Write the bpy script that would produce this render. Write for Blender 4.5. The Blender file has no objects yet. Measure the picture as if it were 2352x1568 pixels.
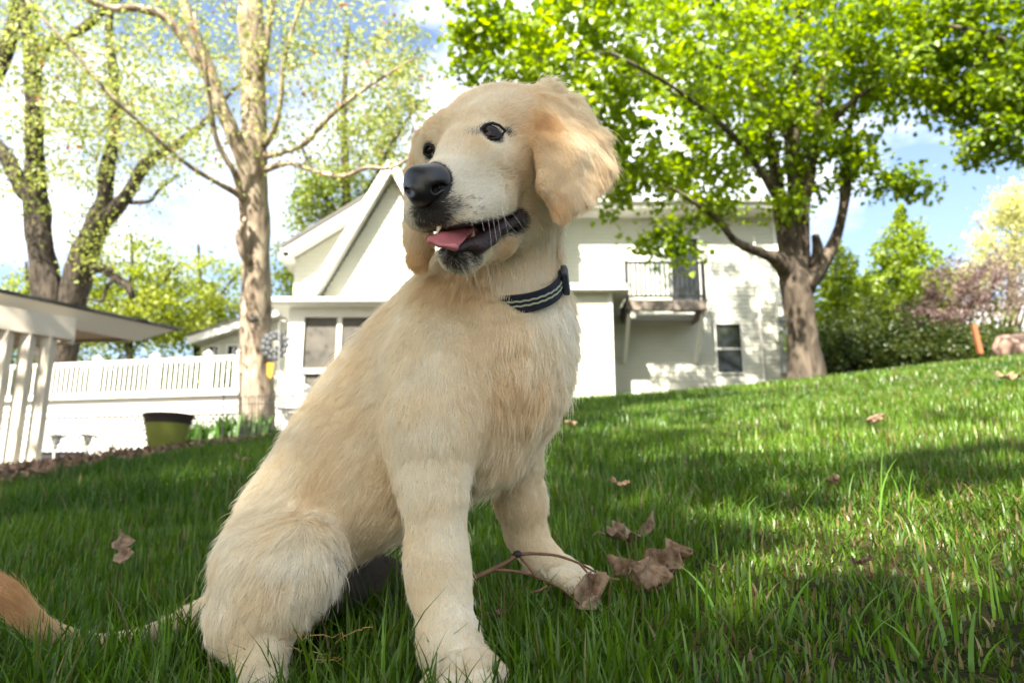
import bpy, bmesh, math, time
import numpy as np
from mathutils import Vector, Matrix
T00 = time.time()
SC = bpy.context.scene
COL = SC.collection

# ------------------------------------------------------------ camera, world, sun, exposure
TILT = math.radians(12.9)
FPX = 1801.0                       # focal length in units of a 2352 x 1568 picture
cam_d = bpy.data.cameras.new('camera')
cam_d.sensor_width = 23.5
cam_d.lens = FPX / 2352 * 23.5
cam_d.clip_start = 0.02
cam_d.clip_end = 3000
cam_d.dof.use_dof = True
cam_d.dof.focus_distance = 0.625
cam_d.dof.aperture_fstop = 5.9
cam_d.dof.aperture_blades = 7
cam = bpy.data.objects.new('camera', cam_d)
COL.objects.link(cam)
cam.location = (0, 0, 0)
cam.rotation_euler = (math.pi / 2 + TILT, 0, 0)
SC.camera = cam

SUN_AZ = math.radians(202)         # compass direction the light comes from (0 = +Y, clockwise)
SUN_EL = math.radians(43)
world = bpy.data.worlds.new('World')
SC.world = world
world.use_nodes = True
wn, wl = world.node_tree.nodes, world.node_tree.links
wn.clear()
wo = wn.new('ShaderNodeOutputWorld')
bg = wn.new('ShaderNodeBackground')
sky = wn.new('ShaderNodeTexSky')
sky.sky_type = 'NISHITA'
sky.sun_disc = False
sky.sun_elevation = SUN_EL
sky.sun_rotation = SUN_AZ
sky.air_density = 1.0
sky.dust_density = 1.6
tc = wn.new('ShaderNodeTexCoord')
mp = wn.new('ShaderNodeMapping')
mp.inputs['Scale'].default_value = (1, 1, 2.2)
n1 = wn.new('ShaderNodeTexNoise')
n1.inputs['Scale'].default_value = 2.1
n1.inputs['Detail'].default_value = 7
n1.inputs['Roughness'].default_value = 0.55
n1.inputs['Distortion'].default_value = 0.25
mp.inputs['Location'].default_value = (3.1, 1.7, 0.4)
cr = wn.new('ShaderNodeValToRGB')
cr.color_ramp.elements[0].position = 0.465
cr.color_ramp.elements[1].position = 0.72
mix = wn.new('ShaderNodeMix')
mix.data_type = 'RGBA'
mix.inputs['B'].default_value = (9.0, 9.3, 9.6, 1)      # sunlit cloud radiance, same units as the sky
wl.new(tc.outputs['Generated'], mp.inputs['Vector'])
wl.new(mp.outputs['Vector'], n1.inputs['Vector'])
wl.new(n1.outputs['Fac'], cr.inputs['Fac'])
wl.new(cr.outputs['Color'], mix.inputs['Factor'])
wl.new(sky.outputs['Color'], mix.inputs['A'])
wl.new(mix.outputs['Result'], bg.inputs['Color'])
bg.inputs['Strength'].default_value = 0.07
wl.new(bg.outputs['Background'], wo.inputs['Surface'])

sun_d = bpy.data.lights.new('sun', 'SUN')
sun_d.energy = 4.6
sun_d.angle = math.radians(0.55)
sun_d.color = (1.0, 0.95, 0.86)
sun = bpy.data.objects.new('sun', sun_d)
COL.objects.link(sun)
# direction towards the sun
SUNV = Vector((math.sin(SUN_AZ) * math.cos(SUN_EL), math.cos(SUN_AZ) * math.cos(SUN_EL), math.sin(SUN_EL)))
sun.rotation_euler = SUNV.to_track_quat('Z', 'Y').to_euler()

SC.view_settings.view_transform = 'Standard'
SC.view_settings.look = 'None'
SC.view_settings.exposure = 2.32
SC.view_settings.gamma = 1.0
SC.view_settings.use_white_balance = True      # camera set for open shade
SC.view_settings.white_balance_temperature = 6900
SC.cycles.max_bounces = 8
SC.cycles.diffuse_bounces = 4
SC.cycles.glossy_bounces = 4
SC.cycles.transmission_bounces = 6
SC.cycles.transparent_max_bounces = 8
SC.cycles.sample_clamp_indirect = 6.0

# ------------------------------------------------------------ helpers
ct, st = math.cos(TILT), math.sin(TILT)

def ray(px, py):
    u = (784 - py) / FPX
    return np.array([(px - 1176) / FPX, ct - u * st, st + u * ct])

def P(px, py, D):
    """world point D metres in front of the camera along the sight line of a picture point"""
    return ray(px, py) * D

def PY(px, py, Y):
    r = ray(px, py)
    return r * (Y / r[1])

def R(rpx, D):
    return rpx * D / FPX

def tag(o, label=None, cat=None, group=None, kind=None):
    if label: o['label'] = label
    if cat: o['category'] = cat
    if group: o['group'] = group
    if kind: o['kind'] = kind
    return o

def empty(name, loc=(0, 0, 0), rz=0.0):
    o = bpy.data.objects.new(name, None)
    COL.objects.link(o)
    o.location = loc
    o.rotation_euler = (0, 0, rz)
    o.empty_display_size = 0.1
    return o

def link(name, me, parent=None, m=None):
    o = bpy.data.objects.new(name, me)
    COL.objects.link(o)
    if m is not None and hasattr(me, 'materials') and len(me.materials) == 0:
        me.materials.append(m)
    if parent is not None:
        o.parent = parent
    return o

def np_mesh(name, verts, faces, smooth=False, nv=4):
    """fast mesh from arrays: faces is (n, nv) or a list of polygons"""
    me = bpy.data.meshes.new(name)
    verts = np.asarray(verts, dtype=np.float32)
    if isinstance(faces, np.ndarray):
        n, nv = faces.shape
        me.vertices.add(len(verts))
        me.vertices.foreach_set('co', verts.ravel())
        me.loops.add(n * nv)
        me.loops.foreach_set('vertex_index', faces.astype(np.int32).ravel())
        me.polygons.add(n)
        me.polygons.foreach_set('loop_start', np.arange(0, n * nv, nv, dtype=np.int32))
        me.polygons.foreach_set('loop_total', np.full(n, nv, dtype=np.int32))
        me.update(calc_edges=True)
    else:
        me.from_pydata([tuple(v) for v in verts], [], [tuple(f) for f in faces])
        me.update()
    if smooth:
        me.polygons.foreach_set('use_smooth', np.ones(len(me.polygons), dtype=bool))
    return me

def add_attr(me, name, data, domain='POINT', typ='FLOAT_COLOR'):
    a = me.attributes.new(name, typ, domain)
    if typ == 'FLOAT_COLOR':
        d = np.ones((len(data), 4), dtype=np.float32)
        d[:, :data.shape[1]] = data
        a.data.foreach_set('color', d.ravel())
    else:
        a.data.foreach_set('value', np.asarray(data, dtype=np.float32))

class MB:
    """collects boxes, tubes and so on, and links them as ONE mesh object"""
    def __init__(s):
        s.v, s.f = [], []
    def add(s, vs, fs):
        b = len(s.v)
        s.v += [tuple(map(float, v)) for v in vs]
        s.f += [tuple(b + i for i in f) for f in fs]
        return s
    def box(s, a, b):
        (x0, y0, z0), (x1, y1, z1) = a, b
        x0, x1 = min(x0, x1), max(x0, x1); y0, y1 = min(y0, y1), max(y0, y1); z0, z1 = min(z0, z1), max(z0, z1)
        return s.add([(x0, y0, z0), (x1, y0, z0), (x1, y1, z0), (x0, y1, z0), (x0, y0, z1), (x1, y0, z1), (x1, y1, z1), (x0, y1, z1)],
                     [(0, 3, 2, 1), (4, 5, 6, 7), (0, 1, 5, 4), (1, 2, 6, 5), (2, 3, 7, 6), (3, 0, 4, 7)])
    def bar(s, a, b, w, h, up=(0, 0, 1)):
        """rectangular bar from a to b"""
        a, b = Vector(a), Vector(b)
        d = (b - a).normalized()
        up = Vector(up)
        sx = d.cross(up)
        if sx.length < 1e-4: sx = d.cross(Vector((0, 1, 0)))
        sx.normalize(); uz = sx.cross(d).normalized()
        vs = []
        for p in (a, b):
            for (i, j) in ((-1, -1), (1, -1), (1, 1), (-1, 1)):
                vs.append(p + sx * (i * w / 2) + uz * (j * h / 2))
        return s.add(vs, [(0, 1, 2, 3), (7, 6, 5, 4), (0, 4, 5, 1), (1, 5, 6, 2), (2, 6, 7, 3), (3, 7, 4, 0)])
    def prism(s, pts, y0, y1):
        """polygon in the XZ plane given as (x, z), pushed from y0 to y1"""
        n = len(pts)
        vs = [(p[0], y0, p[1]) for p in pts] + [(p[0], y1, p[1]) for p in pts]
        fs = [tuple(range(n)), tuple(range(2 * n - 1, n - 1, -1))] + [(i, i + n, (i + 1) % n + n, (i + 1) % n) for i in range(n)]
        return s.add(vs, fs)
    def tube(s, pts, rad, n=8, cap=True):
        pts = [Vector(p) for p in pts]
        if not hasattr(rad, '__len__'): rad = [rad] * len(pts)
        b = len(s.v); ref = Vector((0.13, 0.31, 0.94)).normalized()
        prev = None
        for i, p in enumerate(pts):
            d = (pts[min(i + 1, len(pts) - 1)] - pts[max(i - 1, 0)])
            d = d.normalized() if d.length > 1e-9 else Vector((0, 0, 1))
            if prev is None:
                q = ref if abs(d.dot(ref)) < 0.9 else Vector((1, 0, 0))
                x = (q - d * q.dot(d)).normalized()
            else:
                x = (prev - d * prev.dot(d)).normalized()
            prev = x; y = d.cross(x)
            for k in range(n):
                t = 2 * math.pi * k / n
                s.v.append(tuple(p + (x * math.cos(t) + y * math.sin(t)) * rad[i]))
        for i in range(len(pts) - 1):
            for k in range(n):
                s.f.append((b + i * n + k, b + i * n + (k + 1) % n, b + (i + 1) * n + (k + 1) % n, b + (i + 1) * n + k))
        if cap:
            s.f.append(tuple(b + k for k in range(n - 1, -1, -1)))
            e = b + (len(pts) - 1) * n
            s.f.append(tuple(e + k for k in range(n)))
        return s
    def lathe(s, prof, c=(0, 0, 0), n=24):
        """profile of (r, z) turned about the vertical through c"""
        b = len(s.v)
        for (r, z) in prof:
            for k in range(n):
                t = 2 * math.pi * k / n
                s.v.append((c[0] + r * math.cos(t), c[1] + r * math.sin(t), c[2] + z))
        for i in range(len(prof) - 1):
            for k in range(n):
                s.f.append((b + i * n + k, b + i * n + (k + 1) % n, b + (i + 1) * n + (k + 1) % n, b + (i + 1) * n + k))
        return s
    def build(s, name, m, parent=None, smooth=False):
        me = bpy.data.meshes.new(name)
        me.from_pydata(s.v, [], s.f)
        me.update()
        if smooth:
            for p in me.polygons: p.use_smooth = True
        return link(name, me, parent, m)

def ico(c, r, sub=3, scale=(1, 1, 1), rot=None):
    bm = bmesh.new()
    bmesh.ops.create_icosphere(bm, subdivisions=sub, radius=1.0)
    vs = np.array([v.co[:] for v in bm.verts]) * np.array(scale) * r
    fs = [tuple(v.index for v in f.verts) for f in bm.faces]
    bm.free()
    if rot is not None: vs = vs @ np.array(rot).T
    return vs + np.array(c), fs

# ------------------------------------------------------------ noise made of sines, for arrays of points
class SinNoise:
    def __init__(s, scale, seed, n=14):
        g = np.random.default_rng(seed)
        k = g.normal(size=(n, 3)); k /= np.linalg.norm(k, axis=1)[:, None]
        s.k = k * (2 * math.pi / scale) * g.uniform(0.55, 1.6, (n, 1))
        s.p = g.uniform(0, 2 * math.pi, n)
        s.a = math.sqrt(2.0 / n)
    def __call__(s, p):
        p = np.atleast_2d(p)
        out = np.zeros(len(p))
        for k, ph in zip(s.k, s.p): out += np.sin(p @ k + ph)
        return out * s.a

# ------------------------------------------------------------ materials
MATS = {}
def mat(name):
    m = bpy.data.materials.new(name)
    m.use_nodes = True
    m.node_tree.nodes.clear()
    o = m.node_tree.nodes.new('ShaderNodeOutputMaterial')
    return m, m.node_tree.nodes, m.node_tree.links, o

def simple(name, col, rough=0.6, spec=0.4, noise=None, bump=None, metallic=0.0, coat=0.0):
    """principled with optional noise = (scale, amount, dark colour) and bump = (scale, strength, distance)"""
    if name in MATS: return MATS[name]
    m, n, l, o = mat(name)
    b = n.new('ShaderNodeBsdfPrincipled')
    b.inputs['Base Color'].default_value = (*col, 1)
    b.inputs['Roughness'].default_value = rough
    b.inputs['Specular IOR Level'].default_value = spec
    b.inputs['Metallic'].default_value = metallic
    b.inputs['Coat Weight'].default_value = coat
    l.new(b.outputs[0], o.inputs['Surface'])
    tcn = n.new('ShaderNodeTexCoord')
    if noise:
        t = n.new('ShaderNodeTexNoise'); t.inputs['Scale'].default_value = noise[0]; t.inputs['Detail'].default_value = 6
        t.inputs['Roughness'].default_value = 0.65
        l.new(tcn.outputs['Object'], t.inputs['Vector'])
        r = n.new('ShaderNodeMapRange'); r.inputs['From Min'].default_value = 0.35; r.inputs['From Max'].default_value = 0.7
        r.inputs['To Min'].default_value = 0; r.inputs['To Max'].default_value = noise[1]
        l.new(t.outputs['Fac'], r.inputs['Value'])
        x = n.new('ShaderNodeMix'); x.data_type = 'RGBA'
        x.inputs['A'].default_value = (*col, 1); x.inputs['B'].default_value = (*noise[2], 1)
        l.new(r.outputs[0], x.inputs['Factor']); l.new(x.outputs['Result'], b.inputs['Base Color'])
    if bump:
        t = n.new('ShaderNodeTexNoise'); t.inputs['Scale'].default_value = bump[0]; t.inputs['Detail'].default_value = 5
        l.new(tcn.outputs['Object'], t.inputs['Vector'])
        bu = n.new('ShaderNodeBump'); bu.inputs['Strength'].default_value = bump[1]; bu.inputs['Distance'].default_value = bump[2]
        l.new(t.outputs['Fac'], bu.inputs['Height']); l.new(bu.outputs[0], b.inputs['Normal'])
    MATS[name] = m
    return m
# ================================================================== GROUND
def sstep(x, a, b):
    t = np.clip((x - a) / (b - a), 0, 1); return t * t * (3 - 2 * t)

_gn1, _gn2, _gn3 = SinNoise(9.0, 3), SinNoise(1.6, 4), SinNoise(.35, 5)
def gz(x, y):
    """height of the ground: a lawn that climbs to the right and away, easing off past a low crest"""
    x = np.asarray(x, float); y = np.asarray(y, float)
    yc = 6.6 + 3.6 * sstep(x, -4, 1.5)
    k = 1.2
    ys = -np.logaddexp(-y * k, -(yc) * k) / k * 1.0          # soft minimum of y and the crest
    ys = np.where(y < -30, y, ys)
    over = np.clip(y - yc, 0, None)
    z = -.242 + .171 * ys + .0975 * np.clip(x, -14, 14)
    z = z + .085 * np.minimum(over, 10) + .015 * np.clip(over - 10, 0, 60)
    p = np.stack([x.ravel(), y.ravel(), np.zeros(x.size)], 1)
    n = (_gn1(p) * .03 * sstep(np.abs(p[:, 1]), 3, 12) + _gn2(p) * .010 * sstep(np.abs(p[:, 1]), 1.2, 4) + _gn3(p) * .003).reshape(x.shape)
    return z + n

def G(x, y): return float(gz(np.array([x]), np.array([y]))[0])

def ground_mat():
    m, n, l, o = mat('lawn_soil')
    b = n.new('ShaderNodeBsdfPrincipled'); b.inputs['Roughness'].default_value = .95; b.inputs['Specular IOR Level'].default_value = .1
    t = n.new('ShaderNodeTexCoord')
    a = n.new('ShaderNodeTexNoise'); a.inputs['Scale'].default_value = 9; a.inputs['Detail'].default_value = 9
    c = n.new('ShaderNodeTexNoise'); c.inputs['Scale'].default_value = 160; c.inputs['Detail'].default_value = 4
    l.new(t.outputs['Object'], a.inputs['Vector']); l.new(t.outputs['Object'], c.inputs['Vector'])
    r = n.new('ShaderNodeValToRGB')
    r.color_ramp.elements[0].position = .35; r.color_ramp.elements[0].color = (.014, .022, .006, 1)
    r.color_ramp.elements[1].position = .68; r.color_ramp.elements[1].color = (.13, .085, .045, 1)
    e = r.color_ramp.elements.new(.52); e.color = (.030, .032, .010, 1)
    mx = n.new('ShaderNodeMath'); mx.operation = 'ADD'; mm = n.new('ShaderNodeMath'); mm.operation = 'MULTIPLY'; mm.inputs[1].default_value = .5
    l.new(a.outputs['Fac'], mx.inputs[0]); l.new(c.outputs['Fac'], mx.inputs[1]); l.new(mx.outputs[0], mm.inputs[0])
    l.new(mm.outputs[0], r.inputs['Fac']); l.new(r.outputs['Color'], b.inputs['Base Color'])
    bu = n.new('ShaderNodeBump'); bu.inputs['Strength'].default_value = .7; bu.inputs['Distance'].default_value = .01
    l.new(c.outputs['Fac'], bu.inputs['Height']); l.new(bu.outputs[0], b.inputs['Normal'])
    l.new(b.outputs[0], o.inputs['Surface'])
    return m
def axis_(lo, hi, fine0, fine1, d):
    out = list(np.arange(fine0, fine1 + 1e-6, d))
    s_, x = d, fine1
    while x < hi: s_ *= 1.25; x += s_; out.append(x)
    s_, x = d, fine0
    while x > lo: s_ *= 1.25; x -= s_; out.insert(0, x)
    return np.array(out)
xs, ys = axis_(-500, 500, -4, 5, .08), axis_(-300, 900, -.6, 9, .08)
X, Y = np.meshgrid(xs, ys, indexing='ij')
Z = gz(X, Y)
nx_, ny_ = X.shape
i_ = np.arange(nx_ * ny_).reshape(nx_, ny_)
q_ = np.stack([i_[:-1, :-1], i_[1:, :-1], i_[1:, 1:], i_[:-1, 1:]], -1).reshape(-1, 4)
tag(link('ground', np_mesh('ground', np.stack([X, Y, Z], -1).reshape(-1, 3), q_, smooth=True), m=ground_mat()), kind='structure')

# the mulch bed: its front edge as a line of points, lawn to the camera's side of it
def in_bed(x, y):
    xb = np.interp(y, [2.5, 2.8, 3.05, 3.5, 4.1, 4.5, 5.3, 6.6, 9.0], [-9.0, -2.7, -2.25, -2.12, -2.12, -2.05, -1.95, -1.6, -1.6])
    return (x < xb) & (y < 13.5) & (y > 2.4)
# ================================================================== HOUSE, DECK, PAVILION
M_white = simple('white_paint', (.60, .60, .56), .55, .3, noise=(3.0, .3, (.48, .48, .44)), bump=(60, .12, .004))
M_siding = simple('white_siding', (.48, .485, .42), .6, .3, noise=(1.3, .45, (.37, .375, .31)), bump=(90, .15, .003))
M_soffit = simple('soffit_paint', (.72, .71, .66), .6, .3, noise=(4, .2, (.6, .58, .52)))
M_screen = simple('insect_screen', (.055, .052, .045), .65, .25, noise=(2.0, .8, (.11, .10, .085)))
M_glass = simple('window_glass', (.012, .015, .016), .06, .6, noise=(1.5, .6, (.04, .045, .04)))
M_roof = simple('asphalt_shingle', (.11, .105, .10), .9, .2, noise=(30, .5, (.05, .05, .05)), bump=(120, .5, .006))
M_dkwood = simple('weathered_wood', (.20, .17, .145), .8, .2, noise=(14, .6, (.10, .085, .07)), bump=(80, .4, .004))
M_iron = simple('black_iron', (.020, .020, .022), .5, .4)

HY = 20.0          # plane of the two-storey wall
def XZ(px, py, Y):
    p = PY(px, py, Y); return float(p[0]), float(p[2])

house = empty('house', (float(PY(1500, 900, HY)[0]), HY, G(2, HY)))
bpy.context.view_layer.update()
tag(house, 'white clapboard house with gabled porch wing and two-storey balcony wing', 'house')
HI_ = house.matrix_world.inverted()
def hc(o, parent=None):
    o.parent = parent or house
    o.matrix_parent_inverse = HI_ if parent is None else Matrix.Identity(4)
    return o

def wall(name, x0, x1, z0, z1, Y, thick=.25, holes=(), top=None, expo=.115, m=M_siding, boards=True):
    """backing wall plus one lapped board per course, cut round the openings. top(x) gives a sloping upper edge"""
    mb = MB()
    # backing in columns so that openings stay open
    xs_ = sorted({x0, x1, *[h[0] for h in holes], *[h[1] for h in holes]})
    for a, b in zip(xs_, xs_[1:]):
        zs = [(z0, z1)]
        for h in holes:
            if h[0] <= a + 1e-6 and h[1] >= b - 1e-6:
                zs = [s_ for z in zs for s_ in ((z[0], min(z[1], h[2])), (max(z[0], h[3]), z[1])) if s_[1] - s_[0] > 1e-4]
        for (c, d) in zs:
            if top is None: mb.box((a, Y, c), (b, Y + thick, d))
            else:
                ta, tb = min(top(a), d), min(top(b), d)
                if max(ta, tb) > c: mb.prism([(a, c), (b, c), (b, max(tb, c + .001)), (a, max(ta, c + .001))], Y, Y + thick)
    w = hc(mb.build(name, m))
    if boards:
        z = z0
        while z < z1 - .02:
            zt = min(z + expo, z1)
            segs = [(x0, x1)]
            for h in holes:
                if z < h[3] and zt > h[2]:
                    segs = [s_ for g in segs for s_ in ((g[0], min(g[1], h[0])), (max(g[0], h[1]), g[1])) if s_[1] - s_[0] > .02]
            if top is not None:
                xx = np.linspace(x0, x1, 240); ok = np.array([top(v) > zt for v in xx])
                if not ok.any(): break
                lo_, hi_ = xx[ok].min(), xx[ok].max()
                segs = [(max(a, lo_), min(b, hi_)) for a, b in segs if min(b, hi_) - max(a, lo_) > .02]
            for a, b in segs:
                v = [(a, Y - .001, zt), (a, Y - .001, z), (a, Y - .020, z), (a, Y - .005, zt), (b, Y - .001, zt), (b, Y - .001, z), (b, Y - .020, z), (b, Y - .005, zt)]
                o = MB().add(v, [(0, 1, 2, 3), (7, 6, 5, 4), (3, 2, 6, 7), (1, 5, 6, 2), (0, 3, 7, 4)]).build('siding_board', m)
                hc(o, w)
            z += expo
    return w

def side_boards(w, X, y0, y1, z0, z1, expo=.115, sgn=1, m=M_siding):
    z = z0
    while z < z1 - .02:
        zt = min(z + expo, z1)
        o = MB().add([(X + sgn * .001, y0, zt), (X + sgn * .001, y0, z), (X + sgn * .02, y0, z), (X + sgn * .005, y0, zt), (X + sgn * .001, y1, zt), (X + sgn * .001, y1, z), (X + sgn * .02, y1, z), (X + sgn * .005, y1, zt)],
                     [(0, 1, 2, 3), (7, 6, 5, 4), (3, 2, 6, 7), (1, 5, 6, 2), (0, 3, 7, 4)]).build('siding_board', m)
        hc(o, w); z += expo

def window(x0, x1, z0, z1, Y, name='window', fr=.07, mid='h', panes=None, m=M_glass, bars=()):
    f = MB()
    f.box((x0 - fr, Y - .05, z0 - fr), (x0, Y + .12, z1 + fr)).box((x1, Y - .05, z0 - fr), (x1 + fr, Y + .12, z1 + fr))
    f.box((x0, Y - .05, z1), (x1, Y + .12, z1 + fr)).box((x0, Y - .05, z0 - fr), (x1, Y + .12, z0))
    w = hc(f.build(name, M_white))
    pieces = []
    if mid == 'h': zm = (z0 + z1) / 2; pieces = [(x0, x1, z0, zm - .02), (x0, x1, zm + .02, z1)]; b = MB().box((x0, Y + .02, zm - .02), (x1, Y + .07, zm + .02))
    elif mid == 'v': xm = (x0 + x1) / 2; pieces = [(x0, xm - .02, z0, z1), (xm + .02, x1, z0, z1)]; b = MB().box((xm - .02, Y + .02, z0), (xm + .02, Y + .07, z1))
    else: pieces = [(x0, x1, z0, z1)]; b = None
    if b: hc(b.build('sash_bar', M_white), w)
    for (a, c, d, e) in pieces:
        hc(MB().box((a, Y + .04, d), (c, Y + .05, e)).build('pane', m), w)
    return w

# --- two-storey wing on the right -------------------------------------------------
xa, _ = XZ(1240, 700, HY); xb, _ = XZ(1795, 700, HY)
_, ztop = XZ(1500, 500, HY); zbot = G(2, HY) - .6
_, zled = XZ(1400, 665, HY)
wx0, wz1 = XZ(1642, 745, HY); wx1, wz0 = XZ(1706, 856, HY)
bx0, bz0 = XZ(1447, 690, HY - 1.15); bx1, bz1 = XZ(1608, 560, HY - 1.15)
door_z1 = bz0 + 2.05
dx0 = XZ(1476, 650, HY)[0]; dx1 = XZ(1606, 650, HY)[0]
rw = wall('upper_wall', xa, xb, zbot, ztop, HY, holes=[(wx0, wx1, wz0, wz1), (dx0, dx1, bz0, door_z1)])
lw = window(wx0, wx1, wz0, wz1, HY, fr=.035, mid='h'); 
side_boards(rw, xb, HY, HY + 6, zbot, ztop, sgn=1)
hc(MB().box((xb - .25, HY + .25, zbot), (xb, HY + 6, ztop)).build('gable_wall', M_siding))
hc(MB().box((xb - .09, HY - .03, zbot), (xb + .03, HY + .03, ztop)).build('corner_trim', M_white))
# eave and roof
eo = .75
hc(MB().box((xa - .2, HY - eo, ztop - .02), (xb + .45, HY + .0, ztop + .04)).build('soffit', M_soffit))
hc(MB().box((xa - .2, HY - eo - .03, ztop - .02), (xb + .45, HY - eo, ztop + .20)).build('fascia', M_white))
hc(MB().tube([(xa - .2, HY - eo - .09, ztop + .14), (xb + .45, HY - eo - .09, ztop + .14)], .065, 10).build('gutter', M_white))
_r = MB(); _r.add([(xa - .3, HY - eo - .05, ztop + .2), (xb + .5, HY - eo - .05, ztop + .2), (xb + .5, HY + 3, ztop + .95), (xa - .3, HY + 3, ztop + .95), (xb + .5, HY + 6.7, ztop + .2), (xa - .3, HY + 6.7, ztop + .2)], [(0, 1, 2, 3), (3, 2, 4, 5), (1, 4, 2), (0, 3, 5), (0, 5, 4, 1)])
hc(_r.build('roof', M_roof))
# glass doors and curtains behind the balcony
dw = hc(MB().box((dx0 - .08, HY - .03, bz0), (dx0, HY + .1, door_z1)).box((dx1, HY - .03, bz0), (dx1 + .08, HY + .1, door_z1)).box((dx0 - .08, HY - .03, door_z1), (dx1 + .08, HY + .1, door_z1 + .09)).build('glass_door', M_white))
dm = (dx0 + dx1) / 2
M_curt = simple('pale_green_curtain', (.42, .50, .40), .8, .1, noise=(2.5, .8, (.70, .72, .62)))
hc(MB().box((dx0, HY + .05, bz0), (dm - .03, HY + .06, door_z1)).build('pane', simple('door_glass_pale', (.36, .42, .36), .15, .5, noise=(2.5, .9, (.62, .66, .58)))), dw)
hc(MB().box((dm + .03, HY + .07, bz0), (dx1, HY + .08, door_z1)).build('pane', M_glass), dw)
hc(MB().box((dm - .03, HY, bz0), (dm + .03, HY + .1, door_z1)).build('sash_bar', M_white), dw)
# balcony: deck, posts, rail, pickets, braces
by = HY - 1.15
bX0, bX1 = bx0 - .1, bx1 + .08
bal = empty('balcony'); hc(bal)
def bc(o): o.parent = bal; return o
bc(MB().box((bX0, by, bz0 - .24), (bX1, by + .05, bz0 - .02)).build('rim_board', M_dkwood))
bc(MB().box((bX0, by + .05, bz0 - .24), (bX0 + .05, HY - .03, bz0 - .02)).build('rim_board', M_dkwood))
bc(MB().box((bX1 - .05, by + .05, bz0 - .24), (bX1, HY - .03, bz0 - .02)).build('rim_board', M_dkwood))
yy = by
while yy < HY - .18:
    bc(MB().box((bX0 - .03, yy, bz0 - .016), (bX1 + .03, yy + .135, bz0 + .012)).build('deck_plank', M_dkwood)); yy += .142
for xx in (bX0 + .04, bX1 - .04):
    bc(MB().box((xx - .045, by, bz0 + .014), (xx + .045, by + .09, bz0 + 1.05)).build('post', M_iron))
bc(MB().box((bX0, by + .01, bz0 + .98), (bX1, by + .08, bz0 + 1.03)).build('top_rail', M_iron))
bc(MB().box((bX0 + .09, by + .03, bz0 + .10), (bX1 - .09, by + .07, bz0 + .15)).build('bottom_rail', M_iron))
npk = 15
for i in range(npk):
    xx = bX0 + .09 + (bX1 - bX0 - .18) * (i + .5) / npk
    bc(MB().box((xx - .022, by + .032, bz0 + .15), (xx + .022, by + .064, bz0 + .98)).build('picket', M_iron))
for xx in (bX0 + .08, bX1 - .08):
    bc(MB().bar((xx, by + .1, bz0 - .26), (xx, HY - .04, bz0 - 1.35), .09, .09).build('brace', M_soffit))
    bc(MB().box((xx - .045, by + .05, bz0 - .32), (xx + .045, HY - .04, bz0 - .241)).build('joist', M_dkwood))

# --- lower block that steps forward on its left ------------------------------------
FY = HY - 1.6
fx0, _ = XZ(1190, 750, FY); fx1, _ = XZ(1405, 750, FY)
_, fzt = XZ(1330, 672, FY)
fw = wall('lower_wall', fx0, fx1, zbot, fzt, FY)
hc(MB().box((fx1 - .25, FY + .25, zbot), (fx1 - .001, HY - .02, fzt)).build('return_wall', M_siding))
side_boards(fw, fx1, FY, HY - .03, zbot, fzt)
hc(MB().box((fx1 - .07, FY - .028, zbot), (fx1 + .028, FY + .03, fzt)).build('corner_trim', M_white))
hc(MB().box((fx0 - .1, FY - .3, fzt), (fx1 + .42, HY - .022, fzt + .10)).build('eave', M_white))
hc(MB().box((fx0 - .1, FY - .32, fzt + .10), (fx1 + .44, HY - .022, fzt + .14)).build('flashing', M_white))

# --- gabled porch wing on the left -----------------------------------------------
LY = 17.5
gx0, gzb = XZ(672, 690, LY)
gx1, _ = XZ(1250, 690, LY)
ea = XZ(650, 582, LY - .45); eb = XZ(930, 412, LY - .45)
sl = (eb[1] - ea[1]) / (eb[0] - ea[0])
apx = 1.25 + (gx0) * 0
apex_x = XZ(1235, 300, LY)[0]
zroof = lambda x: ea[1] + sl * (min(x, 2 * apex_x - x) - ea[0]) - .10
mw = wall('gable_wall', gx0, apex_x - .02, gzb - 3.2, zroof(apex_x) + .05, LY, top=zroof, holes=[])
# rakes and the roof over them
def rake(x0, z0, x1, z1, Y0, Y1, w, m=M_white, name='rake_board'):
    return hc(MB().bar((x0, (Y0 + Y1) / 2, z0), (x1, (Y0 + Y1) / 2, z1), abs(Y1 - Y0), w, up=(0, 0, 1)).build(name, m))
az = ea[1] + sl * (apex_x - ea[0])
rake(ea[0], ea[1], apex_x, az, LY - .50, LY - .44, .26)
rake(ea[0] + .02, ea[1] + .02, apex_x, az + .02, LY - .44, LY + 5, .06, M_soffit, 'soffit')
rake(ea[0] - .05, ea[1] + .14, apex_x, az + .15, LY - .54, LY + 5, .07, M_roof, 'roof')
hc(MB().box((apex_x - .02, LY, gzb - 3.2), (apex_x + .18, LY + 2.4, az - .1)).build('side_wall', M_siding))
hc(MB().box((gx0 - .26, LY - .5, ea[1] - .1), (gx0 - .001, LY + 5, ea[1] + .02)).build('soffit', M_soffit))
hc(MB().box((gx0, LY + .25, gzb - 3.2), (gx0 + .2, LY + 5, ea[1] - .1)).build('side_wall', M_siding))
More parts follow.
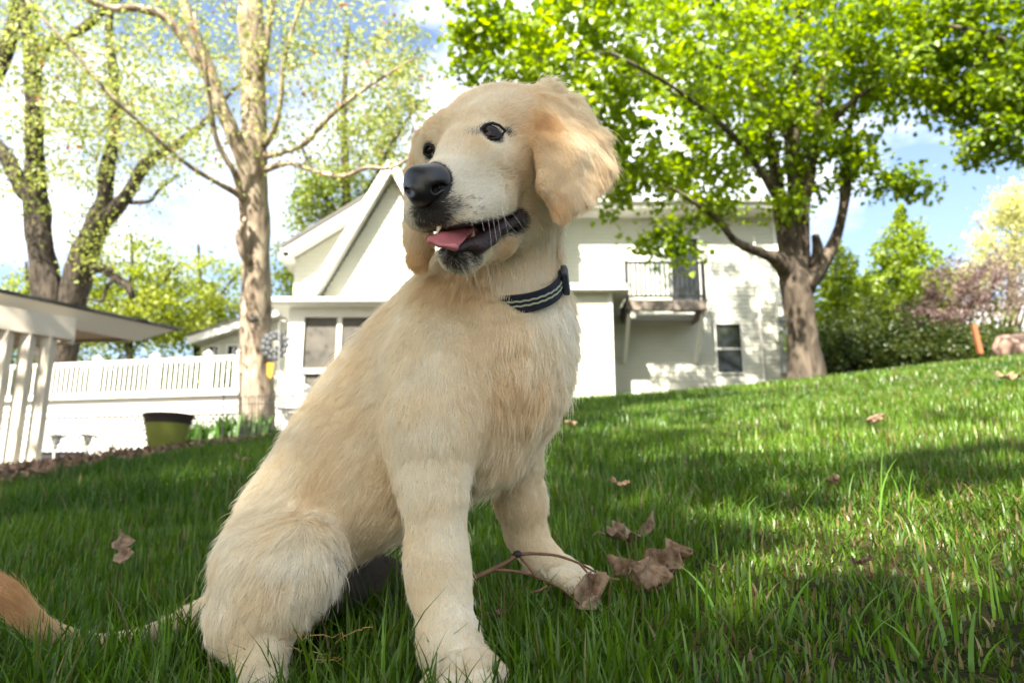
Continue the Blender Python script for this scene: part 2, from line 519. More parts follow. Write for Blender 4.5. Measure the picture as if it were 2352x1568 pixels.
# steep front gable standing forward of it
SY = LY - 1.0
sa = XZ(706, 688, SY - .4); sb = XZ(845, 462, SY - .4)
s2 = (sb[1] - sa[1]) / (sb[0] - sa[0])
sap = XZ(905, 400, SY)[0]
zr2 = lambda x: sa[1] + s2 * (min(x, 2 * sap - x) - sa[0]) - .16
wall('dormer_wall', sa[0] + .15, 2 * sap - sa[0] - .15, sa[1] - .05, zr2(sap), SY, thick=.9, top=zr2)
sz = sa[1] + s2 * (sap - sa[0])
rake(sa[0], sa[1], sap, sz, SY - .42, SY - .36, .20)
rake(2 * sap - sa[0], sa[1], sap, sz, SY - .42, SY - .36, .20)
rake(sa[0] + .03, sa[1], sap, sz, SY - .36, LY - .02, .05, M_white, 'soffit')
rake(2 * sap - sa[0] - .03, sa[1], sap, sz, SY - .36, LY - .02, .05, M_white, 'soffit')
# porch: eave, frieze, posts, screens
PYp = LY - 2.2
p0 = XZ(628, 704, PYp); p1x = XZ(1250, 700, PYp)[0]
pzt = p0[1]
hc(MB().box((p0[0], PYp - .25, pzt - .02), (p1x, LY - .51, pzt + .10)).build('porch_eave', M_white))
hc(MB().tube([(p0[0] - .02, PYp - .31, pzt + .05), (p1x, PYp - .31, pzt + .05)], .06, 10).build('gutter', M_white))
_pr = MB(); _pr.add([(p0[0] - .1, PYp - .3, pzt + .11), (p1x, PYp - .3, pzt + .11), (p1x, LY - .03, pzt + .75), (p0[0] + .7, LY - .03, pzt + .75), (p0[0] - .1, LY - .03, pzt + .11)], [(0, 1, 2, 3), (0, 3, 4), (0, 4, 2, 1)])
hc(_pr.build('porch_roof', M_white))
fzb = XZ(720, 728, PYp)[1]
hx0 = XZ(662, 760, PYp)[0]
hc(MB().box((hx0, PYp, fzb), (p1x, PYp + .15, pzt - .021)).build('frieze', M_white))
sx = [XZ(v, 780, PYp)[0] for v in (697, 772, 783, 860, 880, 960, 980, 1060, 1080, 1160, 1250)]
szb = XZ(760, 846, PYp)[1]
dk = XZ(640, 905, PYp)[1]
hc(MB().box((hx0, PYp - .01, dk - .1), (sx[0], PYp + .14, fzb)).build('porch_post', M_white))
for a, b in ((1, 2), (3, 4), (5, 6), (7, 8)):
    hc(MB().box((sx[a], PYp + .02, szb), (sx[b], PYp + .12, fzb)).build('porch_post', M_white))
hc(MB().box((sx[0], PYp - .02, szb - .10), (p1x, PYp + .13, szb)).build('porch_sill', M_white))
for a, b in ((0, 1), (2, 3), (4, 5), (6, 7), (8, 9)):
    hc(MB().box((sx[a], PYp + .06, szb), (sx[b], PYp + .065, fzb)).build('screen', M_screen))
    hc(MB().box((sx[a] + .06, PYp + .06, dk + .02), (sx[b] - .06, PYp + .065, szb - .10)).build('screen', M_screen))
    hc(MB().box((sx[a], PYp + .02, dk + .02), (sx[a] + .06, PYp + .1, szb - .10)).build('porch_stile', M_white))
    hc(MB().box((sx[b] - .06, PYp + .02, dk + .02), (sx[b] + .14, PYp + .1, szb - .10)).build('porch_stile', M_white))
hc(MB().box((hx0, PYp, dk - .75), (p1x, PYp + .14, dk + .02)).build('porch_base', M_white))
# wall lantern seen through the screen
hc(MB().lathe([(.0, .32), (.09, .26), (.06, .24), (.10, .02), (.05, -.02), (.0, -.05)], (XZ(739, 770, PYp)[0], PYp + .5, XZ(739, 790, PYp)[1]), 10).build('lantern', simple('lantern_metal', (.35, .33, .28), .4, .5)))

# low annex further left
AY = 19.5
a0 = XZ(432, 782, AY - .4); a1 = XZ(640, 716, AY - .4)
s3 = (a1[1] - a0[1]) / (a1[0] - a0[0])
ax0 = XZ(462, 800, AY)[0]; ax1 = XZ(668, 800, AY)[0]
zr3 = lambda x: a0[1] + s3 * (x - a0[0]) - .12
wins = [(XZ(481, 800, AY)[0], XZ(502, 800, AY)[0], XZ(480, 816, AY)[1], XZ(480, 797, AY)[1]), (XZ(525, 800, AY)[0], XZ(546, 800, AY)[0], XZ(480, 815, AY)[1], XZ(480, 795, AY)[1]), (XZ(634, 800, AY)[0], XZ(655, 800, AY)[0], XZ(480, 815, AY)[1], XZ(480, 795, AY)[1])]
wall('annex_wall', ax0, ax1, G(-6, 19) - .3, a1[1], AY, top=zr3, holes=wins)
for wv in wins: window(*wv, AY, fr=.05, mid='v')
rake(a0[0], a0[1], a1[0], a1[1], AY - .46, AY - .40, .20)
rake(a0[0], a0[1] + .04, a1[0], a1[1] + .04, AY - .40, AY + 4, .06, M_soffit, 'soffit')
rake(a0[0], a0[1] + .12, a1[0], a1[1] + .12, AY - .50, AY + 4, .05, M_roof, 'roof')
# utility boxes at the right corner
M_grey = simple('grey_metal', (.25, .27, .27), .5, .4)
ux, uz = XZ(1797, 800, HY - .3)
mt = hc(MB().box((ux - .02, HY - .3, XZ(1797, 862, HY)[1]), (ux + .22, HY - .1, XZ(1797, 740, HY)[1])).build('utility_box', M_grey))
hc(MB().tube([(xb - .62, HY - .05, zbot + 1), (xb - .62, HY - .05, ztop - .6)], .03, 8).build('conduit', M_soffit))
hc(MB().box((ux - .1, HY - .55, XZ(1790, 738, HY)[1]), (ux + .12, HY - .3, XZ(1790, 680, HY)[1])).build('downspout_box', M_white))

# ================================================================== DECK with rail, lattice
deck = empty('deck', (-7, 15, G(-7, 14)))
tag(deck, 'long white raised deck with picket railing and lattice skirt', 'deck')
bpy.context.view_layer.update(); DI = deck.matrix_world.inverted()
def dc(o, parent=None):
    o.parent = parent or deck
    o.matrix_parent_inverse = DI if parent is None else Matrix.Identity(4)
    return o
L0 = PY(-60, 920, 15.1); L1 = PY(552, 901, 13.6)
def dpt(t, dz, dy=0.0):
    return (L0[0] + (L1[0] - L0[0]) * t, L0[1] + (L1[1] - L0[1]) * t + dy, L0[2] + (L1[2] - L0[2]) * t + dz)
rail_h = PY(545, 818, 13.6)[2] - PY(545, 901, 13.6)[2]
LEN = float(np.linalg.norm(L1 - L0))
dc(MB().bar(dpt(0, rail_h), dpt(1, rail_h), .09, .032).build('top_rail', M_white))
dc(MB().bar(dpt(0, rail_h - .035), dpt(1, rail_h - .035), .04, .035).build('rail', M_white))
dc(MB().bar(dpt(0, .055), dpt(1, .055), .04, .035).build('bottom_rail', M_white))
dc(MB().bar(dpt(0, -.10, .04), dpt(1, -.10, .04), .06, .26).build('rim_board', M_white))
dc(MB().bar(dpt(0, -.02, -.02), dpt(1, -.02, -.02), .14, .05).build('deck_edge', M_white))
postT = [.05, .265, .475, .69, .88, .995]
npk = int(LEN / .108)
for i in range(npk):
    t = (i + .5) / npk
    if min(abs(t - q) for q in postT) * LEN < .07: continue
    dc(MB().bar(dpt(t, .073), dpt(t, rail_h - .053), .034, .030, up=(0, 1, 0)).build('picket', M_white))
for t in postT:
    x, y, z = dpt(t, 0)
    dc(MB().box((x - .065, y - .065, z - .0), (x + .065, y + .065, z + rail_h + .06)).add([(x - .085, y - .085, z + rail_h + .062), (x + .085, y - .085, z + rail_h + .062), (x + .085, y + .085, z + rail_h + .062), (x - .085, y + .085, z + rail_h + .062), (x, y, z + rail_h + .15)], [(0, 3, 2, 1), (0, 1, 4), (1, 2, 4), (2, 3, 4), (3, 0, 4)]).build('post', M_white))
    dc(MB().box((x - .06, y + .10, z - 1.5), (x + .06, y + .2, z - .24)).build('leg', M_white))
dc(MB().bar(dpt(0, -.30, .06), dpt(1, -.30, .06), .05, .10).build('skirt_rail', M_white))
# lattice: two layers of thin crossing slats, joined (each slat is thinner than can be told apart)
def lattice(name, q0, q1, ztop_, zbot_, dy, step=.125, w=.027, par=None):
    q0, q1 = np.array(q0), np.array(q1); Lq = np.linalg.norm((q1 - q0)[:2]); d = (q1 - q0) / Lq; H = ztop_ - zbot_
    mb = MB()
    for s_, off in ((1, 0.0), (-1, .009)):
        k = -H
        while k < Lq + H:
            u0, v0, u1, v1 = k, 0, k + s_ * H, H
            if s_ < 0: u0 = k; u1 = k - H
            # clip to 0..Lq
            def cl(u0, v0, u1, v1):
                if u0 > u1: u0, v0, u1, v1 = u1, v1, u0, v0
                if u1 < 0 or u0 > Lq: return None
                if u0 < 0: v0 += (v1 - v0) * (0 - u0) / (u1 - u0); u0 = 0
                if u1 > Lq: v1 = v0 + (v1 - v0) * (Lq - u0) / (u1 - u0); u1 = Lq
                return (u0, v0, u1, v1) if u1 - u0 > .03 else None
            c = cl(u0, v0, u1, v1)
            if c:
                a = q0 + d * c[0]; b = q0 + d * c[2]
                mb.bar((a[0], a[1] + dy + off, zbot_ + c[1] + d[2] * c[0]), (b[0], b[1] + dy + off, zbot_ + c[3] + d[2] * c[2]), .008, w, up=(0, 0, 1))
            k += step
    o = mb.build(name, M_white); o['kind'] = 'stuff'
    return dc(o)
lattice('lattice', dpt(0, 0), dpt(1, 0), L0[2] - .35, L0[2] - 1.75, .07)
# deck floor, and a dark board behind standing in for under-deck shade
dc(MB().bar(dpt(0, -.06, 1.6), dpt(1, -.06, 1.6), 3.0, .04).build('deck_floor', M_white))
dc(MB().bar(dpt(0, -.9, 3.2), dpt(1, -.9, 3.2), .1, 1.6).build('shade_board', M_dkwood))
# stair rail at the right end of the deck, by the porch
stair = empty('stair_railing', tuple(PY(650, 1000, 13.2))); bpy.context.view_layer.update(); SI = stair.matrix_world.inverted()
tag(stair, 'white sloping stair railing between the tree trunk and the puppy', 'railing')
def sc_(o): o.parent = stair; o.matrix_parent_inverse = SI; return o
s0, s1 = PY(648, 862, 13.4), PY(735, 905, 12.4)
t0_, t1_ = PY(648, 955, 13.4), PY(735, 1000, 12.4)
sc_(MB().bar(s0, s1, .09, .06).build('handrail', M_white)); sc_(MB().bar(t0_, t1_, .05, .07).build('bottom_rail', M_white))
for i in range(8):
    u = (i + .5) / 8
    sc_(MB().bar(s0 + (s1 - s0) * u, t0_ + (t1_ - t0_) * u, .045, .04, up=(0, 1, 0)).build('picket', M_white))
for u in (0, 1):
    a = s0 + (s1 - s0) * u; b = t0_ + (t1_ - t0_) * u
    sc_(MB().box((a[0] - .05, a[1] - .05, b[2] - .25), (a[0] + .05, a[1] + .05, a[2] + .08)).build('post', M_white))
for i in range(5):
    x = float(PY(650, 960, 13.4)[0]) + .22 * i
    z = float(PY(650, 940, 13.4)[2]) - .12 * i
    sc_(MB().box((x, 12.9 - .22 * i, z - .04), (x + 1.0, 13.3 - .22 * i, z)).build('tread', M_white))

# ================================================================== PAVILION on the left
pav = empty('pavilion', tuple(PY(60, 1055, 6.4)))
tag(pav, 'white open pavilion with flat overhanging roof on slim square posts', 'pavilion')
bpy.context.view_layer.update(); PI_ = pav.matrix_world.inverted()
M_pav = simple('cream_paint', (.50, .455, .375), .55, .3, noise=(3.0, .35, (.42, .38, .30)), bump=(40, .1, .003))
M_pav_bounce = simple('bounce_lit_cream', (.68, .63, .53), .55, .3, noise=(3.0, .3, (.60, .55, .45)))  # lighter copy of the cream, painting ground bounce onto soffit and fascia
def pc(o): o.parent = pav; o.matrix_parent_inverse = PI_; return o
def at_z(px, py, z):
    r_ = ray(px, py); return r_ * (z / r_[2])
zE = float(PY(66, 769, 7.0)[2])                  # underside of the beam
A0, A1 = at_z(-60, 749, zE), at_z(165, 783, zE)
def onb(px):
    u = (px + 60) / 225; best = None
    for k in np.linspace(0, 1, 400):
        q = A0 + (A1 - A0) * k; sx_ = 1176 + FPX * q[0] / (q[1] * ct + q[2] * st)
        if best is None or abs(sx_ - px) < best[0]: best = (abs(sx_ - px), q)
    return best[1]
for px, wd in ((-34, .095), (15, .095), (66, .095), (113, .095)):
    q = onb(px); h_ = wd / 2
    pc(MB().box((q[0] - h_, q[1] - h_, G(q[0], q[1]) - .1), (q[0] + h_, q[1] + h_, zE)).build('post', M_pav))
dB = (A1 - A0) / np.linalg.norm(A1 - A0)
AS = A0 - dB * 3
pc(MB().bar((AS[0], AS[1], zE + .105), (A1[0], A1[1], zE + .105), .13, .21).build('beam', M_pav))
bd = np.array([-1.0, .25, 0]); bd /= np.linalg.norm(bd)
q = A1 + bd * 3.2
pc(MB().bar((A1[0] - .08, A1[1] + .1, zE + .10), (q[0], q[1] + .1, zE + .10), .12, .20).build('beam', M_pav))
q = A1 + bd * 1.0
pc(MB().box((q[0] - .045, q[1] + .05, G(q[0], q[1]) - .1), (q[0] + .045, q[1] + .14, zE)).build('post', M_pav))
# the roof: a level slab whose front edge runs from beyond the frame's left to a corner at the right
cA = PY(404, 757, 8.3); cB = at_z(0, 671, cA[2])
dE = (cB - cA) / np.linalg.norm(cB - cA)
dep = np.array([-1.0, .12, 0]); dep /= np.linalg.norm(dep)
zs_ = zE + .212 - cA[2]           # soffit level below the roof's top edge
def slabp(quad, name, m):
    """solid between a lower and an upper outline, each a list of (u, v, z)"""
    vs = [tuple(cA + dE * u + dep * v + np.array([0, 0, z])) for (u, v, z) in quad]
    return pc(MB().add(vs, [(0, 1, 2, 3), (7, 6, 5, 4), (0, 4, 5, 1), (1, 5, 6, 2), (2, 6, 7, 3), (3, 7, 4, 0)]).build(name, m))
def ring4(u0, v0, z): return [(u0, v0, z), (7, v0, z), (7, 6.0, z), (u0, 6.0, z)]
slabp(ring4(.30, .16, zs_) + ring4(.30, .16, zs_ + .02), 'soffit', M_pav_bounce)
# sloping fascia boards: bottom edge set back from the top edge
slabp([(.0, .0, -.004), (7, .0, -.004), (7, .16, zs_ - .02), (.28, .16, zs_ - .02)] + [(.02, .03, .0), (7, .03, .0), (7, .19, zs_ - .02), (.30, .19, zs_ - .02)], 'fascia', M_pav_bounce)
slabp([(.0, .0, -.004), (.0, 6.0, -.004), (.28, 6.0, zs_ - .02), (.28, .16, zs_ - .02)] + [(.03, .02, .0), (.03, 6.0, .0), (.31, 6.0, zs_ - .02), (.31, .18, zs_ - .02)], 'fascia', M_pav_bounce)
slabp(ring4(-.05, -.03, .002) + ring4(-.05, -.03, .028), 'roof_covering', simple('dark_roof_edge', (.05, .05, .048), .8, .3))
# small round soffit lights
for u in (1.2, 2.0, 2.9, 3.8, 4.6):
    q = cA + dE * u + dep * .30 + np.array([0, 0, zs_ - .006])
    pc(MB().lathe([(.0, 0), (.035, 0), (.035, .006)], tuple(q), 12).build('soffit_light', M_dkwood))
# paving strip the posts stand on
b0 = PY(-100, 1060, 6.3); b1 = PY(245, 1052, 7.9)
kerb = MB().bar((b0[0], b0[1] + .1, G(b0[0], b0[1]) + .02), (b1[0], b1[1] + .1, G(b1[0], b1[1]) + .02), .5, .10).build('paving', simple('pale_stone', (.52, .47, .38), .85, .2, noise=(12, .4, (.35, .31, .25)), bump=(30, .4, .01)))
tag(kerb, kind='structure')
# ================================================================== TREES
def bark(name, a, b, scale=9):
    m, n, l, o = mat(name)
    bs = n.new('ShaderNodeBsdfPrincipled'); bs.inputs['Roughness'].default_value = .9; bs.inputs['Specular IOR Level'].default_value = .2
    t = n.new('ShaderNodeTexCoord'); mp_ = n.new('ShaderNodeMapping'); mp_.inputs['Scale'].default_value = (1, 1, .28)
    x = n.new('ShaderNodeTexNoise'); x.inputs['Scale'].default_value = scale; x.inputs['Detail'].default_value = 7; x.inputs['Distortion'].default_value = .6
    l.new(t.outputs['Object'], mp_.inputs['Vector']); l.new(mp_.outputs['Vector'], x.inputs['Vector'])
    r = n.new('ShaderNodeValToRGB'); r.color_ramp.elements[0].position = .36; r.color_ramp.elements[0].color = (*a, 1)
    r.color_ramp.elements[1].position = .62; r.color_ramp.elements[1].color = (*b, 1)
    l.new(x.outputs['Fac'], r.inputs['Fac']); l.new(r.outputs['Color'], bs.inputs['Base Color'])
    bu = n.new('ShaderNodeBump'); bu.inputs['Strength'].default_value = .9; bu.inputs['Distance'].default_value = .03
    l.new(x.outputs['Fac'], bu.inputs['Height']); l.new(bu.outputs[0], bs.inputs['Normal']); l.new(bs.outputs[0], o.inputs['Surface'])
    return m
B_maple = bark('maple_bark', (.040, .032, .025), (.125, .100, .076))
B_oak = bark('oak_bark', (.020, .016, .013), (.072, .060, .047), 12)
B_pale = bark('flaky_bark', (.15, .115, .085), (.40, .335, .25), 7)

def leaf_mat(name, trans=.5, gloss=.03):
    m, n, l, o = mat(name)
    a = n.new('ShaderNodeAttribute'); a.attribute_name = 'tint'
    d = n.new('ShaderNodeBsdfDiffuse'); t = n.new('ShaderNodeBsdfTranslucent'); x = n.new('ShaderNodeMixShader'); x.inputs[0].default_value = trans
    hs = n.new('ShaderNodeHueSaturation'); hs.inputs['Value'].default_value = 1.45; hs.inputs['Hue'].default_value = .488; hs.inputs['Saturation'].default_value = 1.1
    g = n.new('ShaderNodeBsdfGlossy'); g.inputs['Roughness'].default_value = .42; y = n.new('ShaderNodeMixShader'); y.inputs[0].default_value = gloss
    g.inputs['Color'].default_value = (.9, .95, .9, 1)
    l.new(a.outputs['Color'], d.inputs['Color']); l.new(a.outputs['Color'], hs.inputs['Color']); l.new(hs.outputs[0], t.inputs['Color'])
    l.new(d.outputs[0], x.inputs[1]); l.new(t.outputs[0], x.inputs[2]); l.new(x.outputs[0], y.inputs[1]); l.new(g.outputs[0], y.inputs[2])
    l.new(y.outputs[0], o.inputs['Surface'])
    return m
M_leaf = leaf_mat('tree_leaf', .58)
M_gleaf = leaf_mat('grass_blade', .35, .03)

def leaves_mesh(name, pos, size, cols, g, up=.8, aspect=.8, hang=.35, dirs=None, m=None):
    """one folded six-point leaf per position, joined"""
    n = len(pos)
    nrm = norm_(g.normal(size=(n, 3)) * .62 + np.array([0, 0, up]))
    if dirs is None:
        d = g.normal(size=(n, 3)); d[:, 2] -= hang * 2
    else: d = dirs + g.normal(size=(n, 3)) * .4
    d = norm_(d - nrm * (d * nrm).sum(1)[:, None]); s_ = np.cross(nrm, d)
    sz = (size * g.uniform(.6, 1.25, n))[:, None]
    w = sz * aspect
    fold = nrm * sz * .13
    V = np.stack([pos, pos + d * sz * .32 + s_ * w * .5 + fold, pos + d * sz * .78 + s_ * w * .34 + fold * .6, pos + d * sz - nrm * sz * .12,
                  pos + d * sz * .78 - s_ * w * .34 + fold * .6, pos + d * sz * .32 - s_ * w * .5 + fold], 1).reshape(-1, 3)
    b = np.arange(n)[:, None] * 6
    F = np.concatenate([b + np.array([0, 1, 2, 3]), b + np.array([0, 3, 4, 5])])
    me = np_mesh(name, V, F)
    add_attr(me, 'tint', np.repeat(cols, 6, 0))
    me.materials.append(m or M_leaf)
    return me
def norm_(v): return v / (np.linalg.norm(v, axis=-1, keepdims=True) + 1e-12)

def rough_tube(mb, pts, rad, n=16, amp=.08, seed=0):
    """limb with lumpy, ridged bark outline"""
    pts = np.array(pts, float); rad = np.array(rad, float)
    # resample smooth
    t = np.concatenate([[0], np.cumsum(np.linalg.norm(np.diff(pts, axis=0), axis=1))])
    m_ = max(len(pts) * 4, int(t[-1] / .25)); tt = np.linspace(0, t[-1], min(m_, 60))
    def cr_(a):
        out = []
        for x in tt:
            i = min(np.searchsorted(t, x, 'right') - 1, len(t) - 2); i = max(i, 0); u = (x - t[i]) / (t[i + 1] - t[i])
            p0, p1, p2, p3 = a[max(i - 1, 0)], a[i], a[i + 1], a[min(i + 2, len(a) - 1)]
            out.append(.5 * ((2 * p1) + (-p0 + p2) * u + (2 * p0 - 5 * p1 + 4 * p2 - p3) * u ** 2 + (-p0 + 3 * p1 - 3 * p2 + p3) * u ** 3))
        return np.array(out)
    P_ = cr_(pts); R_ = np.interp(tt, t, rad)
    b = len(mb.v); mb.tube(P_, R_, n)
    V = np.array(mb.v[b:]); C = np.repeat(P_, n, 0); rr = np.repeat(R_, n)
    k = SinNoise(.55, seed)(V * np.array([1, 1, .3])) * amp + SinNoise(.12, seed + 1)(V * np.array([1, 1, .25])) * amp * .5
    V = C + (V - C) * (1 + k[:, None])
    mb.v[b:] = [tuple(v) for v in V]
    return P_, R_

def tree(name, label, cat, limbs, blobs, barkm, ntw, nleaf, lsize, cols, seed, base=None, group=None, up=.8, hang=.35, aspect=.8, spread=.42, twig_r=.012, leaf_part='leaves', tip=.35, m=None, jitter=.5, minz=-9e9):
    """limbs: lists of (px, py, depth, radius px). blobs: (px, py, depth, rx, ry, rz, weight) crown volumes in metres. ntw twigs, nleaf leaves each"""
    g = np.random.default_rng(seed)
    L_ = [(np.array([P(*q[:3]) for q in lm]), np.array([R(q[3], q[2]) for q in lm])) for lm in limbs]
    b0 = L_[0][0][0] if base is None else np.array(base)
    root = empty(name, tuple(b0)); tag(root, label, cat, group)
    bpy.context.view_layer.update(); inv = root.matrix_world.inverted()
    nodes, nrad = [], []
    for i, (p, r) in enumerate(L_):
        mb = MB()
        if i == 0:
            p = np.vstack([p[0] + (p[0] - p[1]) / np.linalg.norm(p[0] - p[1]) * .35, p]); r = np.concatenate([[r[0] * 1.35], r])
        Pp, Rr = rough_tube(mb, p, r, n=18 if r.max() > .12 else 10, seed=seed + i)
        if i == 0:
            tr_ = mb.build('trunk', barkm, root, smooth=True); tr_.matrix_parent_inverse = inv
        else:
            o = mb.build('limb', barkm, root, smooth=True); o.matrix_parent_inverse = inv
        k = Rr < .30
        st_ = max(1, len(Pp) // 26)
        lo = int(len(Pp) * (.45 if i == 0 else .2))
        nodes += list(Pp[lo::st_]); nrad += list(Rr[lo::st_])
    # twig targets in the crown volumes
    W_ = np.array([bb[6] for bb in blobs], float); W_ /= W_.sum()
    ch = g.choice(len(blobs), ntw, p=W_)
    tg = []
    for c in ch:
        bb = blobs[c]
        u = g.normal(size=3); u = u / np.linalg.norm(u) * g.random() ** (1 / 2.2)
        tg.append(P(*bb[:3]) + u * np.array(bb[3:6]))
    tg = np.array(tg); tg = tg[tg[:, 2] > minz]
    N_ = np.array(nodes); Rn = np.array(nrad)
    d0 = np.array([np.min(np.linalg.norm(N_ - t_, axis=1)) for t_ in tg]); tg = tg[np.argsort(d0)]
    mb = MB(); lp, ld = [], []
    for t_ in tg:
        dd = np.linalg.norm(N_ - t_, axis=1)
        # prefer parents below and inside
        sc = dd + .35 * np.maximum(N_[:, 2] - t_[2], 0)
        j = int(np.argmin(sc)); a = N_[j]; ln = dd[j]
        if ln < .12: continue
        k = 4 if ln < 1 else 7
        s_ = np.linspace(0, 1, k)[:, None]
        bend = g.normal(size=3) * ln * .10; bend[2] += ln * .10
        wob = g.normal(size=(k, 3)) * ln * .025; wob[0] = 0
        pts = a + (t_ - a) * s_ + bend * (4 * s_ * (1 - s_)) + wob
        r0_ = min(Rn[j] * .7, twig_r * (.6 + ln * .55)); rr = np.linspace(r0_, twig_r * .28, k)
        mb.tube(pts, rr, 5 if r0_ < .03 else 7, cap=False)
        N_ = np.vstack([N_, pts[1:]]); Rn = np.concatenate([Rn, rr[1:]])
        # leaves round the outer part of the twig
        q = 1 - tip * g.random(nleaf) ** 1.3 * min(1.0, 1.6 / max(ln, .5))
        pos = np.stack([np.interp(q, s_[:, 0], pts[:, x]) for x in range(3)], 1) + g.normal(size=(nleaf, 3)) * spread * np.array([1, 1, .6]) * (.35 + .65 * g.random((nleaf, 1)))
        lp.append(pos)
    o = mb.build('twigs', barkm, root, smooth=True); o.matrix_parent_inverse = inv; o['kind'] = 'stuff'
    lp = np.concatenate(lp)
    c0, c1 = np.array(cols[0]), np.array(cols[1])
    u = np.clip(.5 + .28 * SinNoise(1.1, seed + 5)(lp) + .22 * g.normal(size=len(lp)), 0, 1)[:, None]
    cc = (c0 + (c1 - c0) * u) * g.uniform(.8, 1.2, (len(lp), 1))
    if len(cols) > 2:
        k = g.random(len(lp)) < cols[3]; cc[k] = np.array(cols[2]) * g.uniform(.7, 1.2, (k.sum(), 1))
    lo_ = link(leaf_part, leaves_mesh(leaf_part, lp, lsize, cc, g, up=up, hang=hang, aspect=aspect, m=m), root); lo_.matrix_parent_inverse = inv
    lo_['kind'] = 'stuff'
    return root

# --- the maple by the house corner
MD = 12.3
tree('maple_tree', 'big bright green leafy tree with many rising limbs at the house corner', 'tree',
     [[(1852, 868, MD, 46), (1848, 800, MD, 35), (1838, 720, MD, 33), (1830, 655, MD, 36), (1826, 600, MD, 28), (1822, 540, MD, 22), (1828, 450, MD, 19), (1822, 330, MD, 14), (1830, 150, MD, 10), (1850, -150, MD, 6)],
      [(1822, 640, MD, 30), (1792, 600, MD - .2, 18), (1745, 580, MD - .5, 12), (1690, 555, MD - .9, 9), (1650, 505, MD - 1.2, 7), (1610, 475, MD - 1.5, 5), (1540, 430, MD - 1.8, 4)],
      [(1815, 600, MD, 26), (1800, 520, MD, 19), (1788, 440, MD + .2, 15), (1770, 330, MD + .4, 11), (1720, 180, MD + .6, 8), (1650, 20, MD + .8, 5)],
      [(1835, 610, MD, 24), (1842, 520, MD, 17), (1846, 470, MD - .1, 15), (1862, 390, MD - .2, 11), (1872, 300, MD - .3, 9), (1900, 120, MD - .5, 6), (1930, -60, MD - .6, 4)],
      [(1842, 500, MD, 13), (1832, 420, MD + .4, 10), (1800, 300, MD + .8, 8), (1700, 120, MD + 1.5, 5)],
      [(1845, 655, MD, 32), (1875, 620, MD, 20), (1908, 575, MD, 14), (1930, 510, MD, 11), (1942, 430, MD, 11), (1945, 370, MD + .1, 8), (1960, 250, MD + .3, 6), (2010, 100, MD + .4, 4)],
      [(1868, 630, MD, 14), (1878, 580, MD - .1, 13), (1872, 540, MD - .2, 9)],
      [(1795, 470, MD, 10), (1700, 330, MD - 1, 7), (1560, 210, MD - 2, 5), (1400, 120, MD - 3, 4)],
      [(1870, 330, MD, 9), (1960, 230, MD - .6, 7), (2080, 160, MD - 1, 4)]],
     [(1500, 190, 11.2, 1.9, 2.4, 1.75, 3.2), (1700, 130, 12.5, 1.9, 2.5, 1.9, 3.2), (1880, 110, 12.3, 1.7, 2.4, 1.6, 2.2), (1290, 150, 10.4, 1.3, 1.4, 1.35, 1.8), (2040, 130, 12, 1.2, 2.0, 1.3, 1.5),
      (1560, 420, 11.2, .95, 1.2, .75, .9), (1530, 555, 11.0, .50, .5, .36, .30), (1420, 380, 10.8, .5, .9, .8, .55), (1800, 330, 12.3, 1.1, 1.3, .8, 1.0), (1080, 100, 10.0, .45, .8, .8, .32), (1960, 380, 12, .55, .8, .45, .35), (2080, 415, 11.6, .62, .6, .30, .28),
      (1790, 470, 12, .35, .4, .4, .2), (1700, -330, 13, 3.6, 3.0, 2.3, 3.2), (1480, -660, 13.6, 2.9, 2.4, 2.6, 4.2), (1850, -600, 13.2, 2.2, 2.0, 2.4, 2.2), (1900, 0, 15.5, 3.0, 1.6, 2.6, 2.0), (1500, 20, 15, 2.2, 1.4, 2.0, 1.4), (1640, 480, 11.4, .35, .3, .25, .14), (1330, 330, 10.4, .4, .6, .5, .25), (1180, 60, 10.2, .7, .9, .6, .5)],
     B_maple, 1150, 42, .094, [(.11, .19, .011), (.25, .35, .030)], 101, spread=.19, up=.75, aspect=.95, hang=.3, twig_r=.011)

# --- the tree whose branches hang in from the right-hand edge
tree('maple_tree', 'darker green tree leaning into the picture at its upper right edge', 'tree',
     [[(2820, 900, 11.5, 60), (2800, 700, 11.4, 45), (2760, 450, 11.2, 38), (2700, 200, 11.0, 28), (2650, -100, 11, 18)],
      [(2770, 500, 11.3, 22), (2620, 330, 11, 15), (2450, 180, 10.8, 10), (2300, 90, 10.6, 6), (2180, 60, 10.5, 4)],
      [(2720, 280, 11, 16), (2560, 120, 10.8, 10), (2400, -20, 10.8, 7), (2200, -80, 10.8, 4)],
      [(2620, 330, 11, 12), (2480, 290, 10.6, 8), (2350, 270, 10.4, 5), (2260, 300, 10.3, 3)]],
     [(2320, 60, 10.8, .9, 1.4, 1.25, 2.4), (2330, 250, 10.6, .75, 1.1, .70, 1.5), (2190, 110, 11.2, .75, 1.1, .95, 1.2), (2600, 50, 11, 1.3, 1.5, 1.6, 1.6), (2290, 330, 10.6, .42, .6, .30, .45)],
     B_maple, 280, 42, .092, [(.09, .16, .010), (.20, .29, .024)], 131, spread=.19, up=.75, aspect=.95)

